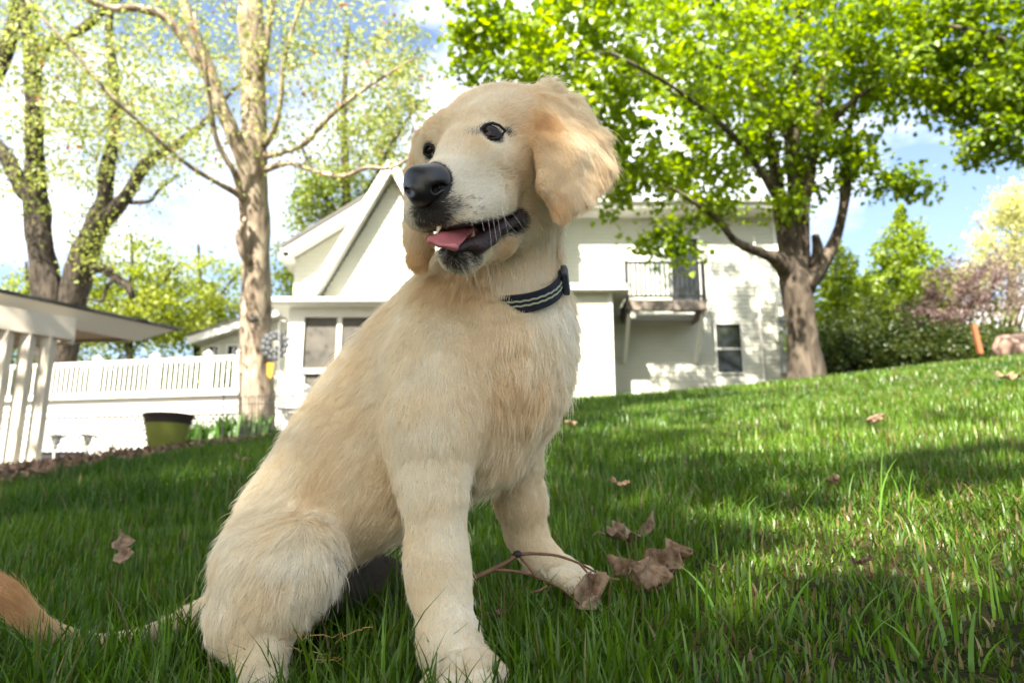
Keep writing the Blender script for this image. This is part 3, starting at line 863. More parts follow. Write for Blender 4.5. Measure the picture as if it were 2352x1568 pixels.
# --- the tall pale-barked tree in front of the deck
TD = 11.6
tree('sycamore_tree', 'tall pale flaky barked tree with sparse yellowish new leaves before the deck', 'tree',
     [[(592, 1012, TD, 42), (590, 900, TD, 38), (590, 760, TD, 36), (592, 640, TD, 33), (588, 520, TD, 31), (586, 400, TD, 30), (584, 280, TD, 27), (580, 130, TD, 26), (576, -30, TD, 24), (570, -260, TD, 18), (575, -500, TD, 9)],
      [(580, 430, TD, 22), (556, 360, TD - .2, 19), (532, 300, TD - .3, 17), (505, 240, TD - .4, 15), (480, 160, TD - .5, 13), (440, 60, TD - .7, 11), (400, -60, TD - .8, 8)],
      [(572, 470, TD, 12), (545, 445, TD - .3, 7), (490, 415, TD - .7, 6), (420, 370, TD - 1.1, 5.5), (330, 290, TD - 1.5, 5), (250, 215, TD - 1.8, 4.5), (160, 110, TD - 2, 3.5), (60, 0, TD - 2.2, 2.5)],
      [(560, 480, TD, 9), (540, 400, TD - .4, 7), (500, 330, TD - .6, 6), (482, 240, TD - .8, 6), (470, 140, TD - 1, 5), (445, 30, TD - 1.1, 4)],
      [(505, 250, TD - .4, 10), (470, 170, TD - .5, 9), (420, 90, TD - .6, 10), (380, 40, TD - .7, 10), (320, 20, TD - .8, 10), (250, 20, TD - 1, 9), (190, -10, TD - 1.2, 7)],
      [(600, 340, TD, 10), (630, 300, TD - .3, 7), (645, 230, TD - .5, 6), (650, 150, TD - .6, 6), (675, 60, TD - .7, 5), (710, -40, TD - .8, 4)],
      [(605, 360, TD, 9), (650, 350, TD - .4, 6), (700, 330, TD - .7, 6), (760, 265, TD - 1, 5), (830, 210, TD - 1.2, 4.5), (900, 165, TD - 1.4, 3), (960, 130, TD - 1.5, 2)],
      [(610, 390, TD, 10), (665, 375, TD - .4, 6), (730, 395, TD - .8, 6), (790, 405, TD - 1, 5.5), (840, 385, TD - 1.2, 5), (900, 385, TD - 1.3, 4), (960, 350, TD - 1.4, 3)],
      [(590, 620, TD, 16), (560, 585, TD - .3, 9), (550, 540, TD - .35, 7), (566, 500, TD - .35, 5)],
      [(590, 200, TD, 12), (610, 120, TD - .3, 8), (620, 40, TD - .4, 7), (640, -60, TD - .5, 5)]],
     [(700, 120, 11, 1.7, 1.6, 1.4, 2.4), (450, 170, 11, 1.9, 1.6, 1.3, 2.4), (860, 170, 10.6, .95, 1.0, 1.1, 1.3), (300, 330, 10.5, 1.4, 1.1, .8, 1.0), (560, -150, 11.5, 3.0, 2.6, 1.6, 2.2), (830, 340, 10.5, .8, .7, .5, .55), (950, 250, 10.5, .5, .6, .5, .3), (150, 150, 10, 1.0, 1.0, 1.0, .8), (700, 350, 11, .6, .6, .5, .3)],
     B_pale, 720, 15, .058, [(.22, .28, .070), (.32, .35, .13), (.34, .13, .05), .03], 151, spread=.26, up=.5, aspect=.75, hang=.5, twig_r=.007, tip=.6)

# --- dark double-trunked oak behind the pavilion
OD = 17.5
tree('oak_tree', 'dark twin-trunked tree with rough bark rising behind the pavilion roof', 'tree',
     [[(122, 870, OD, 34), (112, 700, OD, 33), (100, 600, OD, 30), (88, 500, OD, 27), (80, 400, OD, 23), (80, 300, OD, 19), (76, 170, OD, 17), (60, 60, OD, 14), (50, -100, OD, 10)],
      [(138, 860, OD, 34), (165, 690, OD, 33), (192, 600, OD, 30), (222, 515, OD, 25), (240, 460, OD, 18), (246, 390, OD, 16), (262, 300, OD, 14), (262, 180, OD, 12), (250, 60, OD, 9), (270, -60, OD, 6)],
      [(222, 520, OD, 22), (262, 485, OD - .2, 17), (300, 435, OD - .4, 15), (335, 375, OD - .5, 13), (400, 335, OD - .6, 10), (470, 280, OD - .7, 7), (540, 200, OD - .8, 4)],
      [(84, 470, OD, 18), (48, 430, OD + .1, 17), (20, 370, OD + .2, 17), (-20, 320, OD + .3, 18), (-60, 250, OD + .4, 18)],
      [(78, 200, OD, 13), (96, 120, OD - .2, 12), (140, 95, OD - .4, 11), (190, 65, OD - .6, 10), (240, 25, OD - .8, 8), (300, -30, OD - 1, 6)],
      [(205, 618, OD, 12), (240, 618, OD - .2, 11), (268, 640, OD - .3, 10), (296, 660, OD - .4, 9), (304, 685, OD - .45, 7)],
      [(262, 640, OD - .3, 6), (245, 660, OD - .3, 5), (235, 690, OD - .3, 4), (200, 685, OD - .3, 2.5)],
      [(300, 465, OD - .3, 6), (345, 462, OD - .6, 4.5), (362, 440, OD - .7, 4), (410, 400, OD - .8, 2.5)],
      [(-60, 250, OD + .4, 18), (-15, 185, OD + .3, 17), (16, 110, OD + .2, 16), (36, 30, OD, 14), (45, -80, OD - .2, 11)]],
     [(120, 280, 17, 2.6, 2.2, 1.6, 2.2), (260, 170, 17, 2.6, 2.2, 1.7, 2.2), (60, 60, 16.5, 2.4, 2, 1.6, 1.6), (250, 560, 17, 1.1, 1.0, 1.0, .8), (380, 330, 16.5, 1.6, 1.2, 1.0, 1.2), (130, -200, 17, 4, 3, 2.4, 2), (0, 400, 17, 1.2, 1, 1.4, .6), (170, 430, 17, 1.0, 1, 1.0, .6), (400, 60, 17.5, 2.2, 2, 1.6, 1.6)],
     B_oak, 640, 20, .085, [(.17, .23, .040), (.31, .34, .10)], 171, spread=.34, up=.5, aspect=.7, hang=.5, twig_r=.012, tip=.6)

# --- trees farther back
tree('oak_tree', 'green tree rising over the gabled roof between trunk and puppy', 'tree',
     [[(800, 760, 24, 16), (798, 560, 24, 13), (795, 430, 24, 10), (790, 250, 24, 7), (800, 60, 24, 4)],
      [(795, 500, 24, 8), (850, 430, 24, 6), (900, 330, 24, 5), (960, 240, 24, 3)], [(797, 540, 24, 8), (740, 440, 24, 6), (690, 330, 24, 4)]],
     [(790, 430, 24, 1.9, 1.6, 1.0, 2.0), (870, 300, 24, 1.6, 1.6, 1.8, 1.0), (900, 150, 24, 1.2, 1.4, 1.8, .7), (720, 480, 24, .9, 1, 1.0, .7), (660, 620, 23, .5, .6, .9, .6)],
     B_oak, 260, 34, .11, [(.10, .16, .020), (.20, .24, .04)], 181, spread=.32, up=.5, tip=.5)
for i, (px, py, D, sc_, top, lab) in enumerate(((300, 835, 26, 1.0, 575, 'airy light green tree beyond the railing, left of the annex roof'), (455, 835, 29, 1.1, 600, 'light green tree right behind the annex roof slope'), (60, 835, 30, 1.1, 640, 'pale tree glimpsed under the pavilion roof beyond the railing'))):
    tree('young_tree', lab, 'tree',
         [[(px, py + 20, D, 9), (px - 6, py - 100, D, 7), (px + 4, top + 60, D, 5), (px, top - 40, D, 3)],
          [(px - 5, py - 90, D, 5), (px + 60, py - 170, D, 3.5), (px + 110, py - 230, D, 2)], [(px - 4, py - 70, D, 5), (px - 70, py - 150, D, 3.5), (px - 120, py - 190, D, 2)]],
         [(px + 20, top + 60, D, 1.9 * sc_, 1.8, 1.2 * sc_, 1.5), (px - 50, top + 150, D, 1.8 * sc_, 1.6, 1.0 * sc_, 1.2), (px + 70, top + 150, D, 1.8 * sc_, 1.6, 1.0 * sc_, 1.2), (px + 10, py - 60, D, 2.2 * sc_, 1.6, .5, .4)],
         B_oak, 190, 38, .13, [(.16, .22, .025), (.28, .32, .05)], 190 + i, spread=.40, up=.5, tip=.5, group='light green trees beyond the deck')

# --- right-hand background: conifers, redbud, hedge shrubs
def bush(name, label, cat, px, py, D, blobs, n, size, cols, seed, group=None, stems=3, up=.5, m=None):
    g = np.random.default_rng(seed)
    b = P(px, py, D); root = empty(name, tuple(b)); tag(root, label, cat, group)
    bpy.context.view_layer.update(); inv = root.matrix_world.inverted()
    pos, mb = [], MB()
    W_ = np.array([q[6] for q in blobs], float); cnt = (n * W_ / W_.sum()).astype(int)
    lump = SinNoise(.75, seed + 3)
    for q, c in zip(blobs, cnt):
        u = g.normal(size=(c, 3)); u /= np.linalg.norm(u, axis=1)[:, None]
        rr = .45 + .55 * g.random(c) ** .5
        ce = P(*q[:3]); p_ = u * rr[:, None] * np.array(q[3:6])
        k = 1 + .22 * lump(ce + p_); pos.append(ce + p_ * k[:, None])
        for s_ in range(stems):
            e = ce + g.normal(size=3) * np.array(q[3:6]) * .35
            mb.tube([b + (e - b) * 0 + g.normal(size=3) * .04, b + (e - b) * .5 + g.normal(size=3) * .1, e], [.035, .022, .008], 6, cap=False)
    pos = np.concatenate(pos)
    o = mb.build('stems', B_oak, root, smooth=True); o.matrix_parent_inverse = inv
    c0, c1 = np.array(cols[0]), np.array(cols[1]); u = np.clip(.5 + .3 * SinNoise(.6, seed + 5)(pos) + .25 * g.normal(size=len(pos)), 0, 1)[:, None]
    cc = (c0 + (c1 - c0) * u) * g.uniform(.75, 1.25, (len(pos), 1))
    lo_ = link('leaves', leaves_mesh('leaves', pos, size, cc, g, up=up, m=m), root); lo_.matrix_parent_inverse = inv; lo_['kind'] = 'stuff'
    return root
def conif(px, yb, yt, D, w, n=9):
    """stack of shrinking blobs from base to tip"""
    out = []
    for i in range(n):
        u = i / (n - 1); r_ = w * (1 - u) ** .75 * (1 if i % 2 else .88) + .12
        out.append((px + (6 if i % 2 else -6), yb + (yt - yb) * u, D, r_, r_, .45, (1 - u) ** 1.2 + .12))
    return out
bush('conifer_tree', 'tall pointed bright green evergreen behind the dark shrubs', 'tree', 2075, 850, 21, conif(2075, 790, 505, 21, 1.9), 15000, .11, [(.12, .19, .016), (.26, .35, .035)], 201)
bush('conifer_tree', 'shorter rounded green evergreen right beside the big tree trunk', 'tree', 1935, 850, 20, conif(1935, 800, 590, 20, 1.4), 10000, .10, [(.12, .19, .016), (.26, .34, .035)], 202)
bush('redbud_tree', 'purplish leaved small tree behind the hedge', 'tree', 2190, 850, 19, [(2190, 690, 19, .95, .8, .75, 1.3), (2130, 740, 18.6, .7, .6, .55, .8), (2260, 650, 19.4, .9, .8, .7, 1)], 5200, .075, [(.13, .085, .075), (.26, .19, .17)], 203, stems=5)
bush('bare_shrub', 'twiggy greyish mauve tree beside the neighbour roof', 'tree', 2290, 850, 21, [(2290, 660, 21, 1.2, 1, .9, 1.2), (2360, 620, 21.5, 1.0, 1, .9, 1)], 3000, .07, [(.18, .15, .10), (.30, .28, .13)], 204, stems=12)
for i, (px, py, D, w, h, lab) in enumerate(((1925, 800, 17, .70, .62, 'dark green shrub leaning on the big tree trunk side'), (2010, 775, 17, .85, .85, 'tallest dark shrub below the pointed evergreen'), (2105, 795, 17, .80, .62, 'dark low shrub below the purplish tree'),
                                            (2195, 795, 17, .75, .50, 'dark shrub next to the orange stake'), (2300, 790, 18.5, .70, .42, 'low dark shrub between stake and boulder'))):
    bush('shrub', lab, 'shrub', px, 850, D, [(px, py, D, w, .7, h, 1), (px - 25, py + 30, D - .2, w * .7, .5, h * .6, .5), (px + 25, py + 25, D - .2, w * .7, .5, h * .6, .5)], 5200, .07, [(.026, .050, .010), (.085, .115, .022)], 210 + i, group='dark shrubs along the lawn crest')
for i, (px, D, w, h, lab) in enumerate(((30, 19.5, 1.3, .75, 'dense green shrub beyond the railing behind the pavilion posts'), (150, 19, 1.3, .70, 'dense green shrub behind the railing, second from the pavilion'), (270, 19.5, 1.3, .72, 'dense green shrub behind the railing under the dead branch'), (390, 19, 1.3, .70, 'dense green shrub behind the railing above the green pot'), (500, 18.2, 1.0, .62, 'dense green shrub behind the railing beside the annex'))):
    bush('shrub', lab, 'shrub', px, 960, D, [(px, 880, D, w, .7, h, 1), (px - 30, 905, D - .2, w * .8, .5, h * .8, .6), (px + 30, 900, D - .2, w * .8, .5, h * .8, .6)], 4200, .09, [(.035, .060, .012), (.10, .13, .025)], 240 + i, group='green shrubs beyond the deck railing')
tree('willow_tree', 'pale yellow hazy tree far off at the right edge above the neighbour roof', 'tree',
     [[(2330, 800, 34, 12), (2325, 650, 34, 9), (2330, 550, 34, 6), (2340, 420, 34, 3)], [(2326, 640, 34, 5), (2280, 560, 34, 3), (2240, 500, 34, 2)]],
     [(2320, 560, 34, 2.0, 1.8, 1.6, 2), (2330, 470, 34, 1.3, 1.4, 1.0, 1), (2230, 640, 34, 1.4, 1.4, .8, .7)],
     B_pale, 170, 36, .14, [(.42, .44, .18), (.58, .58, .32)], 221, spread=.42, up=.4, tip=.7)

# --- unseen shade trees added behind the photographer: their crowns shade the puppy and the near lawn
def shade_tree(ox, oy, seed, label, n, sc_):
    g = np.random.default_rng(seed)
    root = empty('shade_tree', (ox, oy, G(ox, oy)))
    tag(root, label, 'tree')
    bpy.context.view_layer.update(); inv = root.matrix_world.inverted()
    z0 = G(ox, oy)
    trk = [np.array(v, float) for v in ((ox, oy, z0), (ox + .05, oy + .1, z0 + 1.5), (ox + .1, oy + .2, z0 + 3.5), (ox + .2, oy + .3, z0 + 5.5), (ox + .3, oy + .5, z0 + 8))]
    mb = MB(); rough_tube(mb, trk, [.38, .30, .26, .2, .08], seed=5); o = mb.build('trunk', B_oak, root, smooth=True); o.matrix_parent_inverse = inv
    N_ = [*trk[2:]]
    ends = []
    for i in range(12):
        a = trk[2] + (trk[4] - trk[2]) * g.random()
        th = 2 * math.pi * i / 12 + g.normal() * .2; r_ = g.uniform(2.2, 3.6) * sc_
        e = a + np.array([math.cos(th) * r_, math.sin(th) * r_, g.uniform(.6, 2.2)])
        mid_ = (a + e) / 2 + np.array([0, 0, .3])
        mb = MB(); Pp, Rr = rough_tube(mb, [a, mid_, e], [.13, .08, .025], n=8, seed=20 + i); o = mb.build('limb', B_oak, root, smooth=True); o.matrix_parent_inverse = inv
        N_ += list(Pp[::3])
    N_ = np.array(N_); mb = MB(); lp = []
    for i in range(n):
        u = g.normal(size=3); u = u / np.linalg.norm(u) * g.random() ** (1 / 2.5)
        t_ = np.array([ox - .1, oy + 1.1, z0 + 7.2]) + u * np.array([3.7, 3.9, 1.9]) * sc_
        j = int(np.argmin(np.linalg.norm(N_ - t_, axis=1))); a = N_[j]
        pts = [a, (a + t_) / 2 + g.normal(size=3) * .12, t_]; mb.tube(pts, [.02, .012, .004], 5, cap=False)
        N_ = np.vstack([N_, t_[None]])
        lp.append(t_ + g.normal(size=(52, 3)) * np.array([.34, .34, .22]))
    o = mb.build('twigs', B_oak, root); o.matrix_parent_inverse = inv; o['kind'] = 'stuff'
    lp = np.concatenate(lp)
    # leaves cut away along the sun's rays to throw chosen sun patches
    sv = np.array(SUNV); hit_ = lp - sv * ((lp[:, 2] - .0) / sv[2])[:, None]
    gx_, gy_ = hit_[:, 0] + .06 * SinNoise(.3, 90)(hit_), hit_[:, 1] + .06 * SinNoise(.3, 91)(hit_)
    gy_ = gy_ - .15
    keep_ = np.ones(len(lp), bool)
    for (a_, b_, ra_, rb_) in ((.68, .88, .44, .30), (.30, .62, .16, .07), (1.35, 2.1, 1.05, .34), (2.4, 3.3, 1.3, .55), (.25, 3.3, .35, .2), (3.0, 5.0, 2.2, 1.0), (-1.0, 2.6, .22, .18)):
        keep_ &= ((gx_ - a_) / ra_) ** 2 + ((gy_ - b_) / rb_) ** 2 > 1
    lp = lp[keep_]
    cc = np.array([.10, .17, .02]) * g.uniform(.7, 1.3, (len(lp), 1))
    lo_ = link('leaves', leaves_mesh('leaves', lp, .15, cc, g, up=.8, aspect=.9), root); lo_.matrix_parent_inverse = inv; lo_['kind'] = 'stuff'
shade_tree(-3.6, -7.0, 77, 'broad unseen leafy tree added behind the photographer and shading the lawn', 430, 1.0)
shade_tree(-3.8, -.9, 78, 'smaller unseen leafy tree added just behind the camera that shades the left lawn and pavilion', 300, .90)
print('trees', time.time() - T00)
# ================================================================== PLANTER, LIGHTS, FENCE, SPINNER, BED
bp = PY(378, 1046, 5.75); zb = G(bp[0], bp[1]) + .01
pot = empty('planter', (bp[0], bp[1], zb)); tag(pot, 'green glazed plant pot with a wide dark rim on the mulch', 'planter')
bpy.context.view_layer.update(); inv = pot.matrix_world.inverted()
M_potg = simple('green_glaze', (.19, .21, .045), .22, .5, noise=(4, .6, (.10, .13, .03)), bump=(20, .1, .01))
M_potr = simple('dark_glaze', (.030, .026, .022), .25, .5)
c = (bp[0], bp[1], zb)
for nm, prof, m in (('bowl', [(.0, 0), (.130, 0), (.138, .02), (.163, .13), (.186, .225)], M_potg), ('rim', [(.187, .221), (.195, .26), (.206, .288), (.213, .302), (.202, .306), (.186, .26)], M_potr), ('soil', [(.0, .262), (.187, .264)], simple('potting_soil', (.03, .02, .015), .95, .1))):
    prof = [(r_ * .86, z_ * .86) for r_, z_ in prof]
    o = MB().lathe(prof, c, 40).build(nm, m, pot, smooth=True); o.matrix_parent_inverse = inv

M_steel = simple('brushed_steel', (.42, .40, .36), .35, .5, metallic=.7)
M_lens = simple('lamp_lens', (.55, .55, .50), .12, .5)
def path_light(px, pyb, pyt, Y, label):
    b = PY(px, pyb, Y); t = PY(px, pyt, Y); h = float(t[2] - b[2])
    root = empty('path_light', tuple(b)); tag(root, label, 'garden light', 'solar path lights in the mulch bed'); bpy.context.view_layer.update(); inv = root.matrix_world.inverted()
    c = tuple(b)
    for nm, prof, m in (('stake', [(.0, -.1), (.009, -.1), (.009, h * .55), (.0, h * .55)], M_steel), ('collar', [(.010, h * .52), (.03, h * .56), (.012, h * .60)], M_steel),
                        ('lens', [(.012, h * .60), (.034, h * .66), (.040, h * .90), (.0, h * .90)], M_lens), ('cap', [(.0, h * .90), (.040, h * .89), (.082, h * .91), (.080, h * .94), (.035, h), (.0, h)], M_steel)):
        o = MB().lathe(prof, c, 20).build(nm, m, root, smooth=True); o.matrix_parent_inverse = inv
path_light(122, 1062, 997, 6.9, 'nearer steel path light between pavilion post and pot')
path_light(197, 1048, 997, 7.6, 'smaller steel path light halfway towards the green pot')

# low black vent box at the foot of the lattice
vb = PY(118, 1050, 12.5)
o = MB().box((vb[0] - .42, 12.5, vb[2] - .05), (vb[0] + .42, 12.7, vb[2] + .07)).box((vb[0] - .46, 12.47, vb[2] + .07), (vb[0] + .46, 12.72, vb[2] + .09)).build('vent_box', M_iron)
tag(o, 'low black vent box on the ground before the lattice', 'vent')

# thin iron garden fence in front of the tall tree
ir = empty('garden_fence', tuple(PY(620, 1012, 10.6))); tag(ir, 'low thin black iron garden fence around the pale trunk', 'fence'); bpy.context.view_layer.update(); inv = ir.matrix_world.inverted()
def ic(o): o.parent = ir; o.matrix_parent_inverse = inv; return o
for i in range(22):
    px = 548 + i * 7.6
    a = PY(px, 1012 - (px - 548) * .03, 10.6 - i * .02); t = PY(px, 905 + (8 if i % 2 else 0), 10.6 - i * .02)
    ic(MB().tube([a - np.array([0, 0, .1]), t], .006, 6).build('rod', M_iron))
for y in (912, 928, 1000):
    ic(MB().tube([PY(546, y, 10.6), PY(712, y - 4, 10.16)], .006, 6).build('rail', M_iron))
for px in (551, 512):
    a, t = PY(px, 1012, 10.6), PY(px + 2, 858 if px == 551 else 900, 10.6)
    v, f = ico(t, .022, 1)
    ic(MB().tube([a - np.array([0, 0, .1]), t], .010, 8).add(v, f).build('post', M_iron))
ic(MB().tube([PY(430, 912, 10.8), PY(548, 912, 10.6)], .006, 6).build('rail', M_iron))

# shepherd's crook with a tin wreath of petals and an orange tag
M_petal = simple('grey_tin', (.026, .031, .035), .6, .5, noise=(16, .5, (.09, .10, .11)))
hk = empty('garden_hook', tuple(PY(641, 1010, 10.9))); tag(hk, 'thin iron pole standing in front of the tin wreath', 'pole'); bpy.context.view_layer.update()
o = MB().tube([PY(641, 1012, 10.9) - np.array([0, 0, .15]), PY(641, 745, 10.9), PY(646, 735, 10.9), PY(655, 738, 10.9)], .009, 8).build('pole', M_steel, hk); o.matrix_parent_inverse = hk.matrix_world.inverted()
wc = PY(632, 793, 11.0)
wr = empty('tin_wreath', tuple(wc)); tag(wr, 'round grey tin petal wreath hanging against the pale trunk', 'ornament'); bpy.context.view_layer.update(); inv = wr.matrix_world.inverted()
g_ = np.random.default_rng(5)
for ringi, (rr_, n_, sz_) in enumerate(((.165, 13, .098), (.095, 9, .085))):
    for k in range(n_):
        t = 2 * math.pi * k / n_ + ringi * .2
        cc = np.array([wc[0] + rr_ * math.cos(t), wc[1] - .02 - ringi * .02 + g_.normal() * .012, wc[2] + rr_ * 1.12 * math.sin(t)])
        ax = np.array([math.cos(t), 0, math.sin(t)])
        rot = np.array([[math.cos(t), 0, -math.sin(t)], [0, 1, 0], [math.sin(t), 0, math.cos(t)]])
        v, f = ico(cc, sz_ / 2, 2, (.95, .3, 1.05), rot)
        o = MB().add(v, f).build('petal', M_petal, wr, smooth=True); o.matrix_parent_inverse = inv
for px, py in ((658, 762), (664, 778)):
    q = PY(px, py, 11.0); v, f = ico(q, .03, 2, (.5, .3, 1)); o = MB().add(v, f).build('petal', M_iron, wr, smooth=True); o.matrix_parent_inverse = inv
o = MB().bar(PY(622, 738, 11.1), PY(622, 700, 11.15), .008, .008).build('hanger', M_iron, wr); o.matrix_parent_inverse = inv
q0_ = PY(613, 833, 11.0); q1_ = PY(629, 833, 11.0); q2_ = PY(621, 870, 11.0)
o = MB().add([q0_, q1_, (q1_[0] - .01, 11.0, q2_[2] + .05), q2_, (q0_[0] + .01, 11.0, q2_[2] + .06)] + [(v[0], v[1] + .02, v[2]) for v in (q0_, q1_, (q1_[0] - .01, 11.0, q2_[2] + .05), q2_, (q0_[0] + .01, 11.0, q2_[2] + .06))],
             [(0, 4, 3, 2, 1), (5, 6, 7, 8, 9), (0, 1, 6, 5), (1, 2, 7, 6), (2, 3, 8, 7), (3, 4, 9, 8), (4, 0, 5, 9)]).build('tag', simple('orange_tag', (.50, .22, .012), .5, .3), wr); o.matrix_parent_inverse = inv
# small feeder on the trunk
fb = PY(584, 735, 11.05)
fe = empty('bird_feeder', tuple(fb)); tag(fe, 'small dark feeder hung high on the pale trunk', 'bird feeder'); bpy.context.view_layer.update(); inv = fe.matrix_world.inverted()
fz = float(fb[2])
for nm, prof, m in (('cylinder', [(.0, .0), (.045, .0), (.045, .15), (.0, .15)], M_grey), ('roof', [(.062, .15), (.03, .19), (.0, .21)], M_iron), ('tray', [(.0, -.02), (.06, -.02), (.06, .0), (.0, .0)], M_iron)):
    o = MB().lathe(prof, (fb[0], fb[1], fz), 14).build(nm, m, fe, smooth=True); o.matrix_parent_inverse = inv
o = MB().bar((fb[0], fb[1], fz + .2), (fb[0], fb[1] + .05, fz + .42), .006, .006).build('hanger', M_iron, fe); o.matrix_parent_inverse = inv
fl_ = MB().tube([(fb[0], fb[1] + .02, fz - .02), (fb[0] + .01, fb[1] + .02, fz - 1.5)], .004, 5).build('cord', M_iron, fe); fl_.matrix_parent_inverse = inv

# strappy clumps of leaves at the foot of the tree: each clump is a plant
def clump_plant(px, py, Y, n, h, label, seed):
    g = np.random.default_rng(seed); b = PY(px, py, Y)
    root = empty('daylily', tuple(b)); tag(root, label, 'plant', 'strappy green clumps before the lattice'); bpy.context.view_layer.update(); inv = root.matrix_world.inverted()
    V, F = [], []
    for i in range(n):
        t = g.uniform(0, 2 * math.pi); d = np.array([math.cos(t), math.sin(t), 0]); s_ = np.array([-d[1], d[0], 0])
        H = h * 1.45 * g.uniform(.6, 1.1); lean = H * g.uniform(.05, .5); w = .018 * g.uniform(.7, 1.3); o_ = b + np.array([g.normal() * .09, g.normal() * .09, -.02]); k = len(V)
        for u in (0, .35, .7, 1):
            c_ = o_ + d * lean * u ** 2 + np.array([0, 0, H * (u - .22 * u ** 3)]); ww = w * (1 - u ** 2) + .001
            V += [c_ - s_ * ww, c_ + s_ * ww]
        F += [(k + 2 * j, k + 2 * j + 1, k + 2 * j + 3, k + 2 * j + 2) for j in range(3)]
    me = np_mesh('leaves', np.array(V), np.array(F)); add_attr(me, 'tint', np.repeat(np.array([[.05, .12, .018]]) * g.uniform(.7, 1.5, (n, 1)), 8, 0))
    o = link('leaves', me, root, M_gleaf); o.matrix_parent_inverse = inv; o['kind'] = 'stuff'
for i, (px, py, Y, n, h, lab) in enumerate(((440, 1016, 10.8, 40, .26, 'low strappy clump directly right of the green pot'), (472, 1012, 10.9, 46, .30, 'second strappy clump from the green pot'), (505, 1013, 10.8, 50, .34, 'strappy clump left of the thin fence post'),
                                       (536, 1012, 10.8, 55, .36, 'tall strappy clump at the thin fence post'), (566, 1011, 10.9, 50, .36, 'strappy clump at the left foot of the pale trunk'), (608, 1012, 10.9, 50, .34, 'strappy clump at the right foot of the pale trunk'))):
    clump_plant(px, py, Y, n, h, lab, 300 + i)
# pale stone edging in front of them
es = PY(425, 1022, 10.2); ee = PY(640, 1020, 9.9)
ne = 7
edg = empty('stone_edging', tuple(es)); tag(edg, 'pale flat edging stones laid along the lawn before the pale tree', 'edging'); bpy.context.view_layer.update(); inv = edg.matrix_world.inverted()
for i in range(ne):
    a = es + (ee - es) * (i / ne); b = es + (ee - es) * ((i + .94) / ne)
    o = MB().bar(a + np.array([0, 0, -.03]), b + np.array([0, 0, -.03]), .30, .09).build('stone', simple('edging_stone', (.50, .42, .30), .9, .2, noise=(9, .6, (.33, .26, .18)), bump=(25, .5, .01)), edg); o.matrix_parent_inverse = inv

# mulch chips over the bed
g_ = np.random.default_rng(9)
nch = 34000
cx = g_.uniform(-7.5, -1.6, nch); cy = 2.6 + (g_.random(nch) ** 1.3) * 6.5
k = in_bed(cx, cy) & (cy < 9); cx, cy = cx[k], cy[k]; cz = gz(cx, cy) + g_.uniform(0, .03, len(cx))
pos = np.stack([cx, cy, cz], 1)
cc = np.array([.24, .15, .10]) * g_.uniform(.35, 1.5, (len(pos), 1))
mm_, n_, l_, o_ = mat('wood_chip'); b_ = n_.new('ShaderNodeBsdfPrincipled'); a_ = n_.new('ShaderNodeAttribute'); a_.attribute_name = 'tint'; b_.inputs['Roughness'].default_value = .9
l_.new(a_.outputs['Color'], b_.inputs['Base Color']); l_.new(b_.outputs[0], o_.inputs['Surface'])
M_chip = mm_
mo = link('mulch', leaves_mesh('mulch', pos, .055, cc, g_, up=.7, aspect=.55, hang=0, m=M_chip)); tag(mo, 'brown wood chip mulch covering the bed beside the pavilion', 'mulch', kind='stuff')
bx_, by_ = np.meshgrid(np.linspace(-9, -1.7, 80), np.linspace(2.6, 13.4, 100), indexing='ij')
ii = np.arange(80 * 100).reshape(80, 100); qq = np.stack([ii[:-1, :-1], ii[1:, :-1], ii[1:, 1:], ii[:-1, 1:]], -1)
inb = in_bed(bx_, by_)[:-1, :-1]
bed_ = link('mulch_bed', np_mesh('mulch_bed', np.stack([bx_, by_, gz(bx_, by_) + .008], -1).reshape(-1, 3), qq[inb]), m=simple('bed_soil', (.13, .085, .055), .95, .1, noise=(25, .8, (.05, .035, .025)), bump=(60, .8, .02)))
tag(bed_, kind='structure')

# --- right-hand edge: stake, boulder, neighbour's house
sk = MB().bar(PY(2252, 812, 15), PY(2236, 745, 15), .085, .085).build('stake', simple('rusty_orange', (.26, .10, .045), .7, .2)); tag(sk, 'leaning orange brown stake standing on the lawn crest', 'stake')
bc_ = PY(2335, 800, 14); v, f = ico(bc_, .36, 4, (1.15, .9, .75)); v = v + (SinNoise(.4, 8)(v) * .03)[:, None] * norm_(v - bc_)
bo = MB().add(v, f).build('boulder', simple('pink_granite', (.42, .28, .22), .85, .2, noise=(20, .5, (.25, .17, .14)), bump=(30, .4, .01)), smooth=True); tag(bo, 'rounded pinkish boulder at the right edge of the lawn', 'boulder')
nb = empty('neighbour_house', tuple(PY(2400, 800, 38))); tag(nb, 'low brown neighbouring house with grey shingle roof at the right edge', 'house'); bpy.context.view_layer.update(); inv = nb.matrix_world.inverted()
x0n, zr0 = XZ(2215, 762, 38); x1n = XZ(2700, 762, 38)[0]; zr1 = XZ(2300, 690, 40)[1]; zg = XZ(2300, 840, 38)[1]
def nc(o): o.parent = nb; o.matrix_parent_inverse = inv; return o
nc(MB().box((x0n + .8, 38.8, zg - 2), (x1n, 46, zr0)).build('wall', simple('brown_siding', (.24, .13, .06), .8, .2)))
nc(MB().add([(x0n, 38, zr0), (x1n, 38, zr0), (x1n, 42.5, zr1 + .6), (x0n + 1.6, 42.5, zr1 + .6), (x1n, 47, zr0), (x0n, 47, zr0)], [(0, 1, 2, 3), (3, 2, 4, 5), (0, 3, 5), (0, 5, 4, 1)]).build('roof', simple('grey_shingle', (.26, .25, .27), .9, .2, noise=(6, .4, (.16, .15, .16)))))
for i in range(3):
    xw = x0n + 2.6 + i * 2.4
    w = nc(MB().box((xw, 38.74, zr0 - 1.5), (xw + 1.1, 38.79, zr0 - .5)).build('window', M_white)); pn = MB().box((xw + .08, 38.70, zr0 - 1.42), (xw + 1.02, 38.735, zr0 - .58)).build('pane', M_glass); pn.parent = w
